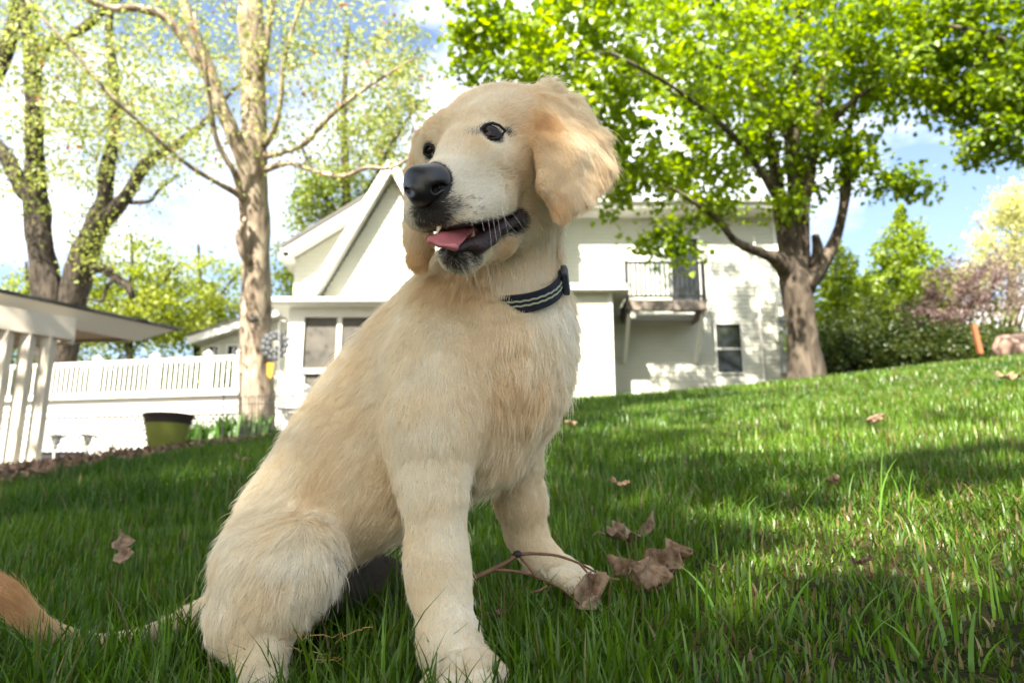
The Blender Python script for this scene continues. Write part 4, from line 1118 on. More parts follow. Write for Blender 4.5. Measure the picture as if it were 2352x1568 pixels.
print('props', time.time() - T00)
# ================================================================== GRASS
def grass(name, n, xr, yr, hgt, wid, segs, seed, dens=None, lean=.55, tones=None, sel=None):
    g = np.random.default_rng(seed)
    # uniform over a wedge: pick distance then angle, so near blades are dense
    y = yr[0] + (yr[1] - yr[0]) * g.random(n) ** dens[1] if dens else g.uniform(*yr, n)
    half = (y * .72 + .35)
    x = g.uniform(-1, 1, n) * half
    if sel is not None:
        k = sel(x, y); x, y = x[k], y[k]
    # thin, trodden turf in the right-hand foreground
    thin = sstep(x / (y + .2), .02, .30) * (1 - sstep(y, 1.0, 1.6))
    k = ~in_bed(x, y) & (g.random(len(x)) > .25 * thin); x, y = x[k], y[k]; n = len(x)
    z = gz(x, y)
    p0 = np.stack([x, y, z], 1)
    patch = SinNoise(.9, seed + 1)(p0); clmp = SinNoise(.16, seed + 2)(p0)
    H = hgt(y) * g.uniform(.45, 1.15, n) * (1 + .22 * patch + .18 * clmp).clip(.45, 1.6)
    # shorter, thinner turf on the right where the light gets in; longer on the left
    H = H * (1.40 - .60 * sstep(x / (y + .3), -.12, .35))
    thin = sstep(x / (y + .2), .02, .30) * (1 - sstep(y, 1.0, 1.6)); H = H * (1 - .30 * thin)
    th = g.uniform(0, 2 * math.pi, n) + .8 * clmp
    d = np.stack([np.cos(th), np.sin(th), np.zeros(n)], 1); s_ = np.stack([-np.sin(th), np.cos(th), np.zeros(n)], 1)
    yaw = g.uniform(-1, 1, n)[:, None]; s_ = norm_(s_ + d * yaw * .8)
    ln = lean * (1 + .5 * thin) * g.uniform(.1, 1.0, n) ** 1.2 * (1 + .3 * patch).clip(.4, 1.6)
    long_ = g.random(n) < .03; H[long_] *= 1.45
    w = wid(y) * g.uniform(.6, 1.3, n)
    u = np.linspace(0, 1, segs + 1)
    V = np.zeros((n, 2 * segs + 1, 3))
    for i, a in enumerate(u):
        c_ = p0 + d * (ln * H * a ** 1.8)[:, None] * 1.1 + np.stack([0 * H, 0 * H, H * (a - .30 * ln * a ** 2.5)], 1)
        ww = (w * .5 * (1 - a ** 2.0))[:, None]
        if i < segs: V[:, 2 * i] = c_ - s_ * ww; V[:, 2 * i + 1] = c_ + s_ * ww
        else: V[:, 2 * segs] = c_
    V[:, :2, 2] -= .004
    b = np.arange(n)[:, None] * (2 * segs + 1)
    # quads, with the tip quad folded to a triangle by a repeated point avoided: use triangles throughout
    T_ = []
    for i in range(segs - 1): T_ += [b + np.array([2 * i, 2 * i + 1, 2 * i + 3]), b + np.array([2 * i, 2 * i + 3, 2 * i + 2])]
    T_.append(b + np.array([2 * segs - 2, 2 * segs - 1, 2 * segs]))
    me = np_mesh(name, V.reshape(-1, 3), np.concatenate(T_), nv=3)
    c0, c1 = np.array([.026, .076, .005]), np.array([.100, .185, .013])
    t = np.clip(.45 + .22 * SinNoise(1.7, seed + 4)(p0) + .25 * g.normal(size=n), 0, 1)[:, None]
    cc = (c0 + (c1 - c0) * t) * g.uniform(.75, 1.3, (n, 1))
    dry = g.random(n) < (.035 + .10 * thin + .05 * sstep(x / (y + .3), .1, .6) + .02 * (patch < -.6)); cc[dry] = np.array([.22, .17, .07]) * g.uniform(.5, 1.2, (dry.sum(), 1))
    shade = np.repeat(cc[:, None, :], 2 * segs + 1, 1)
    add_attr(me, 'tint', shade.reshape(-1, 3))
    me.materials.append(M_gleaf)
    return link(name, me)
def cut(x, y):          # nothing grows through the puppy's feet; thin it where the paws press it down
    k = np.ones(len(x), bool)
    for (px, py, D, r_) in ((1060, 1570, .585, .036), (1040, 1520, .60, .03), (600, 1550, .635, .022), (1270, 1310, .825, .03), (1320, 1330, .81, .025), (1200, 1290, .84, .02)):
        q = P(px, py, D); k &= (x - q[0]) ** 2 + (y - q[1]) ** 2 > r_ ** 2
    # the seat
    q = P(660, 1420, .72); k &= ((x - q[0]) / .09) ** 2 + ((y - q[1]) / .05) ** 2 > 1
    # keep clear of the lens itself
    k &= (y > .34)
    return k
parts_ = [
    grass('lawn_grass', 60000, None, (.30, 1.9), lambda y: .040 + 0 * y, lambda y: .0029 + 0 * y, 4, 500, dens=(0, 1.0), sel=cut, lean=.6),
    grass('lawn_grass', 26000, None, (.30, 1.6), lambda y: .024 + 0 * y, lambda y: .0020 + 0 * y, 3, 505, dens=(0, 1.0), sel=cut, lean=1.2),
    grass('lawn_grass', 110000, None, (1.7, 5.2), lambda y: .048 + 0 * y, lambda y: .0030 + .0005 * y, 3, 510, dens=(0, .8)),
    grass('lawn_grass', 150000, None, (4.8, 14.0), lambda y: .058 + 0 * y, lambda y: .004 + .0009 * y, 2, 520, dens=(0, .7))]
# one object: join the four meshes
bmj = bpy.data.meshes.new('lawn_grass')
vs_, fs_, cs_ = [], [], []; off = 0
for o in parts_:
    me_ = o.data; nv_ = len(me_.vertices); v_ = np.zeros(nv_ * 3, np.float32); me_.vertices.foreach_get('co', v_)
    l_ = np.zeros(len(me_.loops), np.int32); me_.loops.foreach_get('vertex_index', l_); c_ = np.zeros(nv_ * 4, np.float32); me_.attributes['tint'].data.foreach_get('color', c_)
    vs_.append(v_.reshape(-1, 3)); fs_.append(l_.reshape(-1, 3) + off); cs_.append(c_.reshape(-1, 4)[:, :3]); off += nv_
    bpy.data.objects.remove(o); bpy.data.meshes.remove(me_)
me_ = np_mesh('lawn_grass', np.concatenate(vs_), np.concatenate(fs_), nv=3); add_attr(me_, 'tint', np.concatenate(cs_))
lg = link('lawn_grass', me_, m=M_gleaf); tag(lg, 'green lawn grass with scattered dry blades', 'grass', kind='stuff')
print('grass tris', len(me_.polygons), time.time() - T00)
# ================================================================== THE PUPPY
# a signed-distance body made of tapered limbs, turned into one continuous mesh
def norm(v): return v / (np.linalg.norm(v, axis=-1, keepdims=True) + 1e-12)

class Prim:
    pass

PR = []
def cone(a, b, k=0.02, op='u', flow=None, L=12, tone=0, dens=1.0, lift=0.35, wgt=1.0):
    """tapered limb: a, b = (px, py, depth, radius px). flow = direction the coat lies in (default a -> b)"""
    q = Prim(); q.t = 'cone'
    q.a = P(*a[:3]); q.b = P(*b[:3]); q.ra = R(a[3], a[2]); q.rb = R(b[3], b[2])
    q.k = k; q.op = op; q.L = L; q.tone = tone; q.dens = dens; q.lift = lift; q.w = wgt
    q.flow = norm(q.b - q.a) if flow is None else norm(np.array(flow, float))
    r = max(q.ra, q.rb)
    q.lo = np.minimum(q.a, q.b) - r; q.hi = np.maximum(q.a, q.b) + r
    PR.append(q); return q

def ell(c, rad, k=0.02, op='u', axes=None, flow=(0, 0, -1), L=12, tone=0, dens=1.0, lift=0.35, wgt=1.0):
    """ellipsoid: c = (px, py, depth), rad in metres along the axes"""
    q = Prim(); q.t = 'ell'; q.c = P(*c[:3]); q.r = np.array(rad, float)
    q.A = np.eye(3) if axes is None else np.array(axes, float)
    q.k = k; q.op = op; q.L = L; q.tone = tone; q.dens = dens; q.lift = lift; q.w = wgt
    q.flow = norm(np.array(flow, float))
    m = q.r.max(); q.lo = q.c - m; q.hi = q.c + m
    PR.append(q); return q

def tri(a, b, c, r, k=0.006, op='u', flow=None, L=18, tone=1, dens=1.0, lift=0.3, wgt=1.6):
    """thick triangle, r in metres"""
    q = Prim(); q.t = 'tri'; q.a = P(*a); q.b = P(*b); q.c = P(*c); q.r = r
    q.k = k; q.op = op; q.L = L; q.tone = tone; q.dens = dens; q.lift = lift; q.w = wgt
    q.flow = norm((q.b + q.c) / 2 - q.a) if flow is None else norm(np.array(flow, float))
    q.lo = np.minimum(np.minimum(q.a, q.b), q.c) - r; q.hi = np.maximum(np.maximum(q.a, q.b), q.c) + r
    PR.append(q); return q

def sd(q, p):
    if q.t == 'cone':
        ab = q.b - q.a; pa = p - q.a
        h = np.clip((pa @ ab) / (ab @ ab), 0, 1)
        d = pa - h[..., None] * ab
        return np.sqrt((d * d).sum(-1)) - (q.ra + (q.rb - q.ra) * h)
    if q.t == 'ell':
        l = (p - q.c) @ q.A.T
        k0 = np.sqrt(((l / q.r) ** 2).sum(-1)); k1 = np.sqrt(((l / q.r ** 2) ** 2).sum(-1)) + 1e-9
        return k0 * (k0 - 1) / k1
    a, b, c = q.a, q.b, q.c
    ba, cb, ac = b - a, c - b, a - c
    n = np.cross(ba, ac)
    pa, pb, pc = p - a, p - b, p - c
    s = np.sign(pa @ np.cross(ba, n)) + np.sign(pb @ np.cross(cb, n)) + np.sign(pc @ np.cross(ac, n))
    def e(v, w):
        h = np.clip((w @ v) / (v @ v), 0, 1); z = w - h[..., None] * v
        return (z * z).sum(-1)
    edge = np.minimum(np.minimum(e(ba, pa), e(cb, pb)), e(ac, pc))
    pl = (pa @ n) ** 2 / (n @ n)
    return np.sqrt(np.where(s < 2, edge, pl)) - q.r

def combine(f, d, q):
    if q.op == 'u':
        h = np.clip(0.5 + 0.5 * (f - d) / q.k, 0, 1)
        return f + (d - f) * h - q.k * h * (1 - h)
    d = -d
    h = np.clip(0.5 - 0.5 * (f - d) / q.k, 0, 1)
    return f + (d - f) * h + q.k * h * (1 - h)

def field(p):
    f = np.full(p.shape[:-1], 0.2)
    for q in PR: f = combine(f, sd(q, p), q)
    return f

def hit(px, py, d0=0.45, d1=1.1):
    """where the sight line meets the body, and the surface normal there"""
    r = ray(px, py); t = d0
    for _ in range(120):
        f = float(field((r * t)[None])[0])
        if f < 0.0004: break
        t += f * 0.6
        if t > d1: return None, None
    p = r * t; e = 0.001
    g = np.array([float(field((p + np.eye(3)[i] * e)[None])[0]) - float(field((p - np.eye(3)[i] * e)[None])[0]) for i in range(3)])
    return p, norm(g)

DN = (0, 0, -1)
# --- torso, from the withers down to the rump (coat lies towards the tail)
back = norm(P(650, 1290, .74) - P(1000, 800, .75))
cone((1040, 770, .755, 128), (985, 850, .755, 158), flow=back, L=17, k=.03, lift=.30)
cone((985, 850, .755, 158), (895, 975, .755, 168), flow=back, L=17, k=.03, lift=.28)
cone((895, 975, .755, 168), (800, 1095, .75, 158), flow=back, L=17, k=.03, lift=.28)
cone((800, 1095, .75, 158), (692, 1203, .745, 126), flow=back, L=18, k=.03, lift=.28)
cone((692, 1203, .745, 126), (640, 1315, .735, 110), flow=back, L=20, k=.03, lift=.3)
cone((640, 1335, .75, 95), (680, 1370, .80, 75), flow=back, L=16, k=.03)
# --- chest and neck (coat falls down the front)
cone((1185, 470, .70, 98), (1186, 610, .715, 80), flow=(0, 0, -1), L=17, k=.02, tone=0, lift=.35)
cone((1186, 610, .715, 80), (1150, 740, .725, 150), flow=(0.05, -.15, -1), L=24, k=.02, tone=0, lift=.45)
cone((1150, 740, .725, 158), (1135, 860, .72, 152), flow=(0.1, -.1, -1), L=25, k=.025, tone=0, lift=.45)
cone((1135, 860, .72, 150), (1090, 985, .72, 125), flow=(-.1, 0, -1), L=22, k=.03, tone=0, lift=.4)
cone((1100, 700, .735, 140), (1030, 790, .745, 130), flow=back, L=20, k=.03, lift=.35)
# --- near shoulder, foreleg, paw
cone((1010, 840, .672, 108), (1000, 965, .652, 90), flow=DN, L=16, k=.03)
cone((1010, 715, .70, 78), (985, 850, .672, 88), flow=norm(back * .5 + np.array([0, 0, -.8])), L=16, k=.018, lift=.34)
cone((1000, 950, .652, 84), (997, 1120, .64, 69), flow=DN, L=14, k=.03, lift=.3)
cone((960, 985, .665, 62), (968, 1080, .655, 52), flow=norm(np.array([-.35, 0, -1])), L=22, k=.02, lift=.45)
cone((997, 1110, .64, 69), (1003, 1290, .63, 65), flow=DN, L=13, k=.012, lift=.3)
cone((1003, 1290, .63, 66), (1010, 1350, .628, 63), flow=DN, L=11, k=.012, lift=.3)
cone((1010, 1350, .628, 61), (1032, 1490, .608, 62), flow=DN, L=9, k=.012, lift=.28)
pawf = norm(P(1075, 1590, .555) - P(1020, 1500, .62))
cone((1036, 1480, .605, 62), (1060, 1540, .598, 58), flow=pawf, L=6, k=.015, lift=.25)
for a, b in (((1030, 1535, .588, 30), (988, 1592, .565, 33)), ((1052, 1522, .578, 30), (1036, 1580, .55, 37)),
             ((1084, 1518, .578, 30), (1100, 1568, .55, 36)), ((1098, 1505, .592, 28), (1138, 1550, .573, 30))):
    cone(a, b, k=.0025, flow=pawf, L=4.5, lift=.2)
# --- far foreleg
cone((1160, 930, .79, 95), (1172, 1040, .82, 66), flow=DN, L=16, k=.03)
cone((1172, 1040, .82, 64), (1196, 1150, .83, 54), flow=DN, L=15, k=.015)
cone((1196, 1150, .83, 53), (1208, 1225, .838, 42), flow=DN, L=11, k=.012)
cone((1208, 1225, .838, 41), (1243, 1280, .838, 36), flow=(.4, -.1, -1), L=8, k=.012)
cone((1243, 1282, .835, 36), (1310, 1316, .815, 29), flow=(1, -.3, -.4), L=7, k=.012)
for a, b in (((1298, 1306, .826, 17), (1350, 1318, .822, 17)), ((1298, 1314, .812, 17), (1352, 1332, .80, 17)), ((1288, 1320, .80, 17), (1338, 1342, .785, 17)), ((1270, 1322, .793, 16), (1312, 1345, .775, 15))):
    cone(a, b, k=.004, flow=(1, -.3, -.4), L=5, lift=.2)
# --- near hind leg: thigh, knee high by the belly, shank back to the hock, foot forward
cone((625, 1285, .69, 112), (690, 1290, .665, 78), flow=(-.25, 0, -1), L=19, k=.03, lift=.42)
cone((695, 1275, .66, 72), (690, 1310, .66, 62), flow=(.1, 0, -1), L=26, k=.02, lift=.45)
cone((690, 1300, .66, 66), (588, 1410, .665, 84), flow=(-.3, 0, -1), L=22, k=.02, lift=.4)
cone((615, 1340, .675, 112), (575, 1415, .675, 82), flow=(-.1, 0, -1), L=20, k=.025, lift=.4)
cone((565, 1420, .675, 66), (600, 1480, .655, 54), flow=(.2, -.2, -1), L=14, k=.015)
cone((600, 1480, .655, 52), (605, 1545, .635, 52), flow=(.1, -.6, -1), L=9, k=.012)
for a, b in (((575, 1520, .64, 27), (570, 1560, .62, 25)), ((600, 1520, .635, 27), (600, 1566, .612, 26)), ((625, 1518, .635, 27), (632, 1558, .615, 25))):
    cone(a, b, k=.004, flow=(0, -1, -.5), L=6, lift=.2)
# --- far hind leg
cone((740, 1320, .83, 105), (868, 1340, .865, 58), flow=(0, 0, -1), L=12, k=.02, tone=3, wgt=4)  # highest tone: coloured dark for the shade beneath the body
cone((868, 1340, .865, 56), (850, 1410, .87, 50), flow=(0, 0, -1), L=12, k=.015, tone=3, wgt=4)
cone((890, 1400, .87, 38), (950, 1405, .85, 30), flow=(1, 0, -.2), L=9, k=.012)
# belly
cone((905, 1080, .75, 112), (800, 1135, .75, 92), flow=back, L=20, k=.035)
cone((850, 1160, .80, 58), (760, 1225, .80, 66), flow=back, L=12, k=.03, tone=3, wgt=4)  # underside coloured dark likewise, as painted shade
cone((1085, 950, .73, 118), (960, 1060, .745, 125), flow=back, L=20, k=.04)
# --- tail
TL = [(585, 1365, .76, 44), (500, 1392, .785, 30), (420, 1430, .80, 22), (330, 1466, .82, 18), (240, 1482, .83, 17), (160, 1470, .825, 17), (100, 1448, .80, 19), (60, 1412, .785, 20), (25, 1370, .775, 20), (-25, 1335, .77, 17), (-75, 1305, .77, 9)]
_t = np.linspace(0, len(TL) - 1, 46)
_T = np.stack([np.interp(_t, np.arange(len(TL)), np.array(TL)[:, i]) for i in range(4)], 1)
for _ in range(3): _T[1:-1] = (_T[:-2] + 2 * _T[1:-1] + _T[2:]) / 4
_to = np.interp(_t, np.arange(11), [0, 0, .1, .2, .3, .4, .8, 1.5, 1.9, 2, 2]); _l = np.interp(_t, np.arange(11), [14, 13, 12, 12, 12, 13, 15, 18, 22, 26, 28])
for i in range(45): cone(tuple(_T[i]), tuple(_T[i + 1]), k=.008, L=_l[i], tone=_to[i], lift=.22)

# --- head: forward axis comes towards the camera and to the picture's left
hf = norm(P(985, 440, .555) - P(1130, 350, .665))
hr = norm(P(1131, 303, .605) - P(985, 345, .637))        # from the far eye to the near one
hr = norm(hr - hf * (hr @ hf)); hu = np.cross(hr, hf)
if hu[2] < 0: hu = -hu
HA = np.array([hr, hf, hu])
hb = -hf
ell((1132, 338, .672), (.0480, .053, .0465), axes=HA, k=.02, flow=hb, L=12, tone=.15, lift=.22)
ell((1152, 292, .676), (.040, .046, .030), axes=HA, k=.02, flow=hb, L=13, tone=.2, lift=.22)
cone((1095, 372, .622, 84), (1135, 392, .655, 100), k=.02, flow=hb + hu * .1, L=10, tone=.1, lift=.22)      # root of the muzzle
cone((1196, 425, .668, 68), (1180, 370, .665, 78), k=.02, flow=norm(hb * .6 - hu * .8), L=16, tone=.2, lift=.3)    # near cheek
cone((1035, 400, .665, 66), (1020, 350, .668, 62), k=.02, flow=norm(hb * .6 - hu * .8), L=12, tone=.1, lift=.3)     # far cheek
cone((1003, 418, .575, 44), (1075, 385, .615, 60), k=.02, flow=hb, L=6, tone=-.1, lift=.2)             # bridge
cone((1008, 470, .578, 52), (1080, 462, .61, 70), k=.014, flow=hb, L=6, tone=-.35, lift=.2)             # upper lip
cone((1062, 496, .588, 45), (1125, 466, .624, 60), k=.012, flow=norm(hb - hu * .3), L=8, tone=-.3, lift=.25)    # near flew
cone((970, 490, .588, 40), (1000, 450, .63, 40), k=.012, flow=norm(hb - hu * .3), L=7, tone=-.3, lift=.2)         # far flew
# brow ridges
cone((1102, 274, .622, 27), (1150, 268, .635, 29), k=.014, flow=hb + hr * .3, L=9, tone=.1, lift=.3)
cone((1000, 305, .645, 24), (1030, 290, .640, 28), k=.014, flow=hb, L=9, tone=.1, lift=.3)
# lower jaw
cone((1190, 500, .672, 58), (1130, 540, .64, 46), k=.014, flow=norm(hb - hu * .5), L=12, tone=.1, lift=.3)
cone((1130, 550, .64, 46), (1062, 578, .605, 40), k=.012, flow=norm(hb - hu * .6), L=9, tone=-.1, lift=.3)
cone((1062, 580, .605, 39), (1047, 582, .598, 36), k=.01, flow=norm(hb - hu * .8), L=8, tone=-.2, lift=.3)
cone((1120, 470, .70, 60), (1080, 520, .69, 40), k=.012, flow=hb, L=10)
# throat
cone((1190, 500, .69, 78), (1188, 600, .715, 74), k=.025, flow=(0.1, 0, -1), L=18, tone=0, lift=.35)
NB_HEAD = len(PR)
# mouth: a slab cut between the jaws
M1, M2, MF, MT = (1193, 507, .632), (1010, 556, .66), (950, 556, .535), (1130, 505, .715)
tri(M1, MF, M2, .0045, k=.003, op='s', dens=0)
tri(M1, M2, MT, .006, k=.003, op='s', dens=0)
cone((1186, 504, .625, 14), (1110, 550, .598, 13), k=.003, op='s', dens=0)
cone((1110, 550, .598, 13), (960, 560, .55, 19), k=.003, op='s', dens=0)
cone((1060, 554, .62, 20), (975, 556, .565, 22), k=.003, op='s', dens=0)
# --- ears: flaps of skin
en, ef = .0046, dict(k=.006, tone=.35, L=16)
E0, E1, E2, E3, E4, E5, E6, E7 = (1240, 232, .655), (1238, 325, .624), (1248, 425, .611), (1286, 492, .618), (1345, 458, .638), (1399, 384, .672), (1374, 308, .684), (1318, 246, .690)
EC = (1312, 355, .634)
for (a, b), ef['L'] in zip(((E0, E1), (E1, E2), (E2, E3), (E3, E4), (E4, E5), (E5, E6), (E6, E7), (E7, E0)), (9, 9, 11, 15, 19, 22, 22, 16)):
    fl = norm((P(*a) + P(*b)) / 2 - P(1235, 200, .67)) * .6 + np.array([.25, 0, -.75])
    tri(EC, a, b, en, flow=fl, lift=.28, **ef)
cone((1226, 242, .676, 34), (1268, 268, .672, 28), k=.012, flow=(.8, 0, -.3), L=24, tone=.3, lift=.5)
cone((1250, 228, .695, 30), (1320, 268, .692, 20), k=.014, flow=(.9, 0, .1), L=26, tone=.1, lift=.6)
G0, G1, G2, G3, G4, G5, G6 = (985, 330, .685), (944, 440, .682), (940, 540, .672), (952, 600, .664), (967, 608, .664), (982, 570, .668), (986, 480, .680)
GC = (962, 520, .668); ef['L'] = 14
for a, b in ((G0, G1), (G1, G2), (G2, G3), (G3, G4), (G4, G5), (G5, G6), (G6, G0)):
    tri(GC, a, b, .0042, flow=(-.1, 0, -1), **ef)
cone((985, 330, .69, 30), (962, 400, .685, 22), k=.012, flow=(-.3, 0, -1), L=18, tone=.8, lift=.4)

def grid_field(lo, hi, h):
    n = np.ceil((hi - lo) / h).astype(int) + 1
    ax = [lo[i] + h * np.arange(n[i]) for i in range(3)]
    F = np.full(n, 0.05)
    for q in PR:
        m = q.k + 3 * h + .003
        i0 = np.maximum(np.floor((q.lo - m - lo) / h).astype(int), 0)
        i1 = np.minimum(np.ceil((q.hi + m - lo) / h).astype(int) + 1, n)
        if (i1 <= i0).any(): continue
        g = np.stack(np.meshgrid(*[ax[i][i0[i]:i1[i]] for i in range(3)], indexing='ij'), -1)
        s = tuple(slice(i0[i], i1[i]) for i in range(3))
        F[s] = combine(F[s], sd(q, g), q)
    return F

def surface_nets(F, lo, h):
    S = F < 0
    n = np.array(F.shape)
    c = S[:-1, :-1, :-1].astype(np.int8)
    for dx in (0, 1):
        for dy in (0, 1):
            for dz in (0, 1):
                if dx + dy + dz: c = c + S[dx:n[0] - 1 + dx, dy:n[1] - 1 + dy, dz:n[2] - 1 + dz]
    act = np.argwhere((c > 0) & (c < 8))
    idx = np.full(c.shape, -1, np.int32)
    idx[tuple(act.T)] = np.arange(len(act))
    corners = [(0, 0, 0), (1, 0, 0), (0, 1, 0), (1, 1, 0), (0, 0, 1), (1, 0, 1), (0, 1, 1), (1, 1, 1)]
    V = np.stack([F[act[:, 0] + a, act[:, 1] + b, act[:, 2] + d] for a, b, d in corners], 1)
    acc = np.zeros((len(act), 3)); cnt = np.zeros(len(act))
    for i in range(8):
        for j in range(i + 1, 8):
            ci, cj = np.array(corners[i]), np.array(corners[j])
            if abs(ci - cj).sum() != 1: continue
            x = (V[:, i] < 0) != (V[:, j] < 0)
            t = np.where(x, V[:, i] / np.where(x, V[:, i] - V[:, j], 1), 0)
            acc += x[:, None] * (ci + t[:, None] * (cj - ci)); cnt += x
    verts = lo + h * (act + acc / cnt[:, None])
    quads = []
    for a in range(3):
        b, d = (a + 1) % 3, (a + 2) % 3
        sl0 = [slice(None)] * 3; sl1 = [slice(None)] * 3
        sl0[a] = slice(0, n[a] - 1); sl1[a] = slice(1, n[a])
        X = S[tuple(sl0)] != S[tuple(sl1)]
        e = np.argwhere(X)
        e = e[(e[:, b] > 0) & (e[:, d] > 0) & (e[:, b] < n[b] - 1) & (e[:, d] < n[d] - 1)]
        ins = S[tuple(e.T)]
        def cell(ob, od):
            q = e.copy(); q[:, b] += ob; q[:, d] += od
            return idx[tuple(q.T)]
        q = np.stack([cell(-1, -1), cell(0, -1), cell(0, 0), cell(-1, 0)], 1)
        q = np.where(ins[:, None], q, q[:, ::-1])
        quads.append(q)
    return verts, np.concatenate(quads)

HV = 0.0025
LO = np.min([q.lo for q in PR if q.op == 'u'], axis=0) - .02
HI = np.max([q.hi for q in PR if q.op == 'u'], axis=0) + .02
FLD = grid_field(LO, HI, HV)
DV, DQ = surface_nets(FLD, LO, HV)
# drop loose crumbs: keep only the largest connected piece
def largest(nv, quads):
    lab = np.arange(nv)
    e = np.concatenate([quads[:, [0, 1]], quads[:, [1, 2]], quads[:, [2, 3]], quads[:, [3, 0]]])
    for _ in range(400):
        m = np.minimum(lab[e[:, 0]], lab[e[:, 1]])
        old = lab.copy()
        np.minimum.at(lab, e[:, 0], m); np.minimum.at(lab, e[:, 1], m)
        lab = lab[lab]
        if (old == lab).all(): break
    u, c = np.unique(lab[quads[:, 0]], return_counts=True)
    return lab == u[c.argmax()]
keep = largest(len(DV), DQ)
remap = -np.ones(len(DV), int); remap[keep] = np.arange(keep.sum())
DV = DV[keep]; DQ = remap[DQ[keep[DQ[:, 0]]]]
# soften the ear flaps
_ear = np.min([sd(q, DV) for q in PR if q.t == 'tri' and q.op == 'u'], axis=0)
_f = np.exp(-(np.maximum(_ear, 0) / .004) ** 2)[:, None]
for _ in range(7):
    sm_ = np.zeros_like(DV); ct_ = np.zeros(len(DV))
    for a_, b_ in ((0, 1), (1, 2), (2, 3), (3, 0)):
        for i_, j_ in ((a_, b_), (b_, a_)):
            for x_ in range(3): sm_[:, x_] += np.bincount(DQ[:, i_], DV[DQ[:, j_], x_], len(DV))
            ct_ += np.bincount(DQ[:, i_], minlength=len(DV))
    DV = DV + _f * .6 * (sm_ / ct_[:, None] - DV)
print('dog mesh', DV.shape, DQ.shape, 't', time.time() - T00)

# --- blended attributes at the vertices
UPR = [q for q in PR if q.op == 'u']; CPR = [q for q in PR if q.op == 's']
W = np.zeros(len(DV)); AF = np.zeros((len(DV), 3)); AL = np.zeros(len(DV)); AT = np.zeros(len(DV)); AI = np.zeros(len(DV))
for q in UPR:
    w = q.w * np.exp(-np.abs(sd(q, DV)) / .006) + 1e-9
    W += w; AF += w[:, None] * q.flow; AL += w * q.L; AT += w * q.tone; AI += w * q.lift
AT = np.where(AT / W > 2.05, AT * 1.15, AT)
AF = norm(AF / W[:, None]); AL /= W; AT /= W; AI /= W
CAV = np.min([sd(q, DV) for q in CPR], axis=0)

EARD = np.min([sd(q, DV) for q in UPR if q.t == 'tri'], axis=0)
CAV = np.where(EARD < .004, 1.0, CAV)

def sm(x, a, b):
    t = np.clip((x - a) / (b - a), 0, 1); return t * t * (3 - 2 * t)

EYE_PX = ((1131, 303), (986, 347))
eye_hits = [hit(*e) for e in EYE_PX]
eyes_c = [e[0] - e[1] * .0058 for e in eye_hits]
print('eyes', eye_hits)
def near(px, py, fall=None):
    p, n = hit(px, py)
    return p if p is not None else P(px, py, .6)
dist = lambda c: np.linalg.norm(DV - c, axis=1)
ED = np.minimum(dist(eye_hits[0][0]), dist(eye_hits[1][0]))
# nose leather
NC = P(984, 420, .566)
nd0 = dist(NC)
# ---------- dark skin / dark short fur
dark = np.zeros(len(DV))
dark = np.maximum(dark, 1 - sm(dist(eye_hits[0][0]), .0082, .0125))
dark = np.maximum(dark, 1 - sm(dist(eye_hits[1][0]), .0062, .0092))
dark = np.maximum(dark, 1 - sm(CAV, .0015, .0065))
for (px, py, r0, r1, s) in ((984, 480, .009, .019, 1), (972, 505, .005, .013, .9), (1042, 590, .006, .015, .9), (1090, 582, .004, .012, .8), (1000, 500, .006, .016, .9), (1030, 470, .003, .012, .6),
                            (1088, 303, .002, .009, .4), (1165, 303, .002, .006, .9), (1168, 300, .001, .005, .6), (774, 1268, .002, .012, .25),
                            *[(1052 + 14 * i, 452 + 2 * i + (i % 2) * 3, .0004, .0016, .75) for i in range(4)], *[(1050 + 13 * i, 474 + 1.5 * i - (i % 2) * 2, .0004, .0016, .8) for i in range(5)], *[(1062 + 14 * i, 492 - i, .0004, .0016, .7) for i in range(4)]):
    dark = np.maximum(dark, s * (1 - sm(dist(near(px, py)), r0, r1)))
for (px, py, r0, dt) in ((1130, 715, .035, .25), (1085, 930, .035, .32), (1160, 575, .016, .7), (1030, 700, .04, .2), (1100, 640, .03, .2), (1246, 270, .012, 1.0), (1285, 480, .025, .6), (1385, 385, .02, .3), (1145, 545, .012, .4),
                         (1260, 720, .035, -.5), (1000, 780, .05, -.25), (700, 1290, .05, -.15), (600, 1330, .06, -.2), (1010, 1450, .05, -.10), (1000, 1150, .07, -.2), (1000, 1000, .05, -.15),
                         (1240, 290, .02, .4), (1095, 320, .01, .5), (1180, 850, .05, .2), (1170, 950, .05, .25), (820, 1000, .05, .2), (900, 1120, .04, .25), (760, 1200, .04, .2), (1230, 1150, .05, .25), (960, 622, .02, .6), (1060, 235, .03, .15), (1150, 340, .02, -.1), (1100, 420, .025, -.3)):
    AT += dt * np.exp(-(dist(near(px, py)) / r0) ** 2)  # coat tones; the spots at the ear front paint its crease shadow

# ---------- collar ring round the neck
cb_ = near(1195, 694)
cn = norm(np.array([-.14, -.60, .76]))
if cn[2] < 0: cn = -cn
C0 = P(1185, 640, .715)
C0 = C0 - cn * ((C0 - cb_) @ cn) + cn * .001
cu = norm(cb_ - C0); cv = np.cross(cn, cu)
NR = 72
RC = .0385
C0 = cb_ - cu * (RC - .004) + cn * .001
ring = np.full(NR, RC) + .0012 * np.sin(np.arange(NR) * 2 * math.pi / NR * 3)
th = np.arange(NR) * 2 * math.pi / NR
RD = cu * np.cos(th)[:, None] + cv * np.sin(th)[:, None]
RP = C0 + RD * ring[:, None]
CW = .0085      # half width
hh = (DV - C0) @ cn
rr = np.linalg.norm((DV - C0) - hh[:, None] * cn, axis=1)
collar_near = (1 - sm(np.abs(hh + .004), .011, .019)) * (rr < .085)

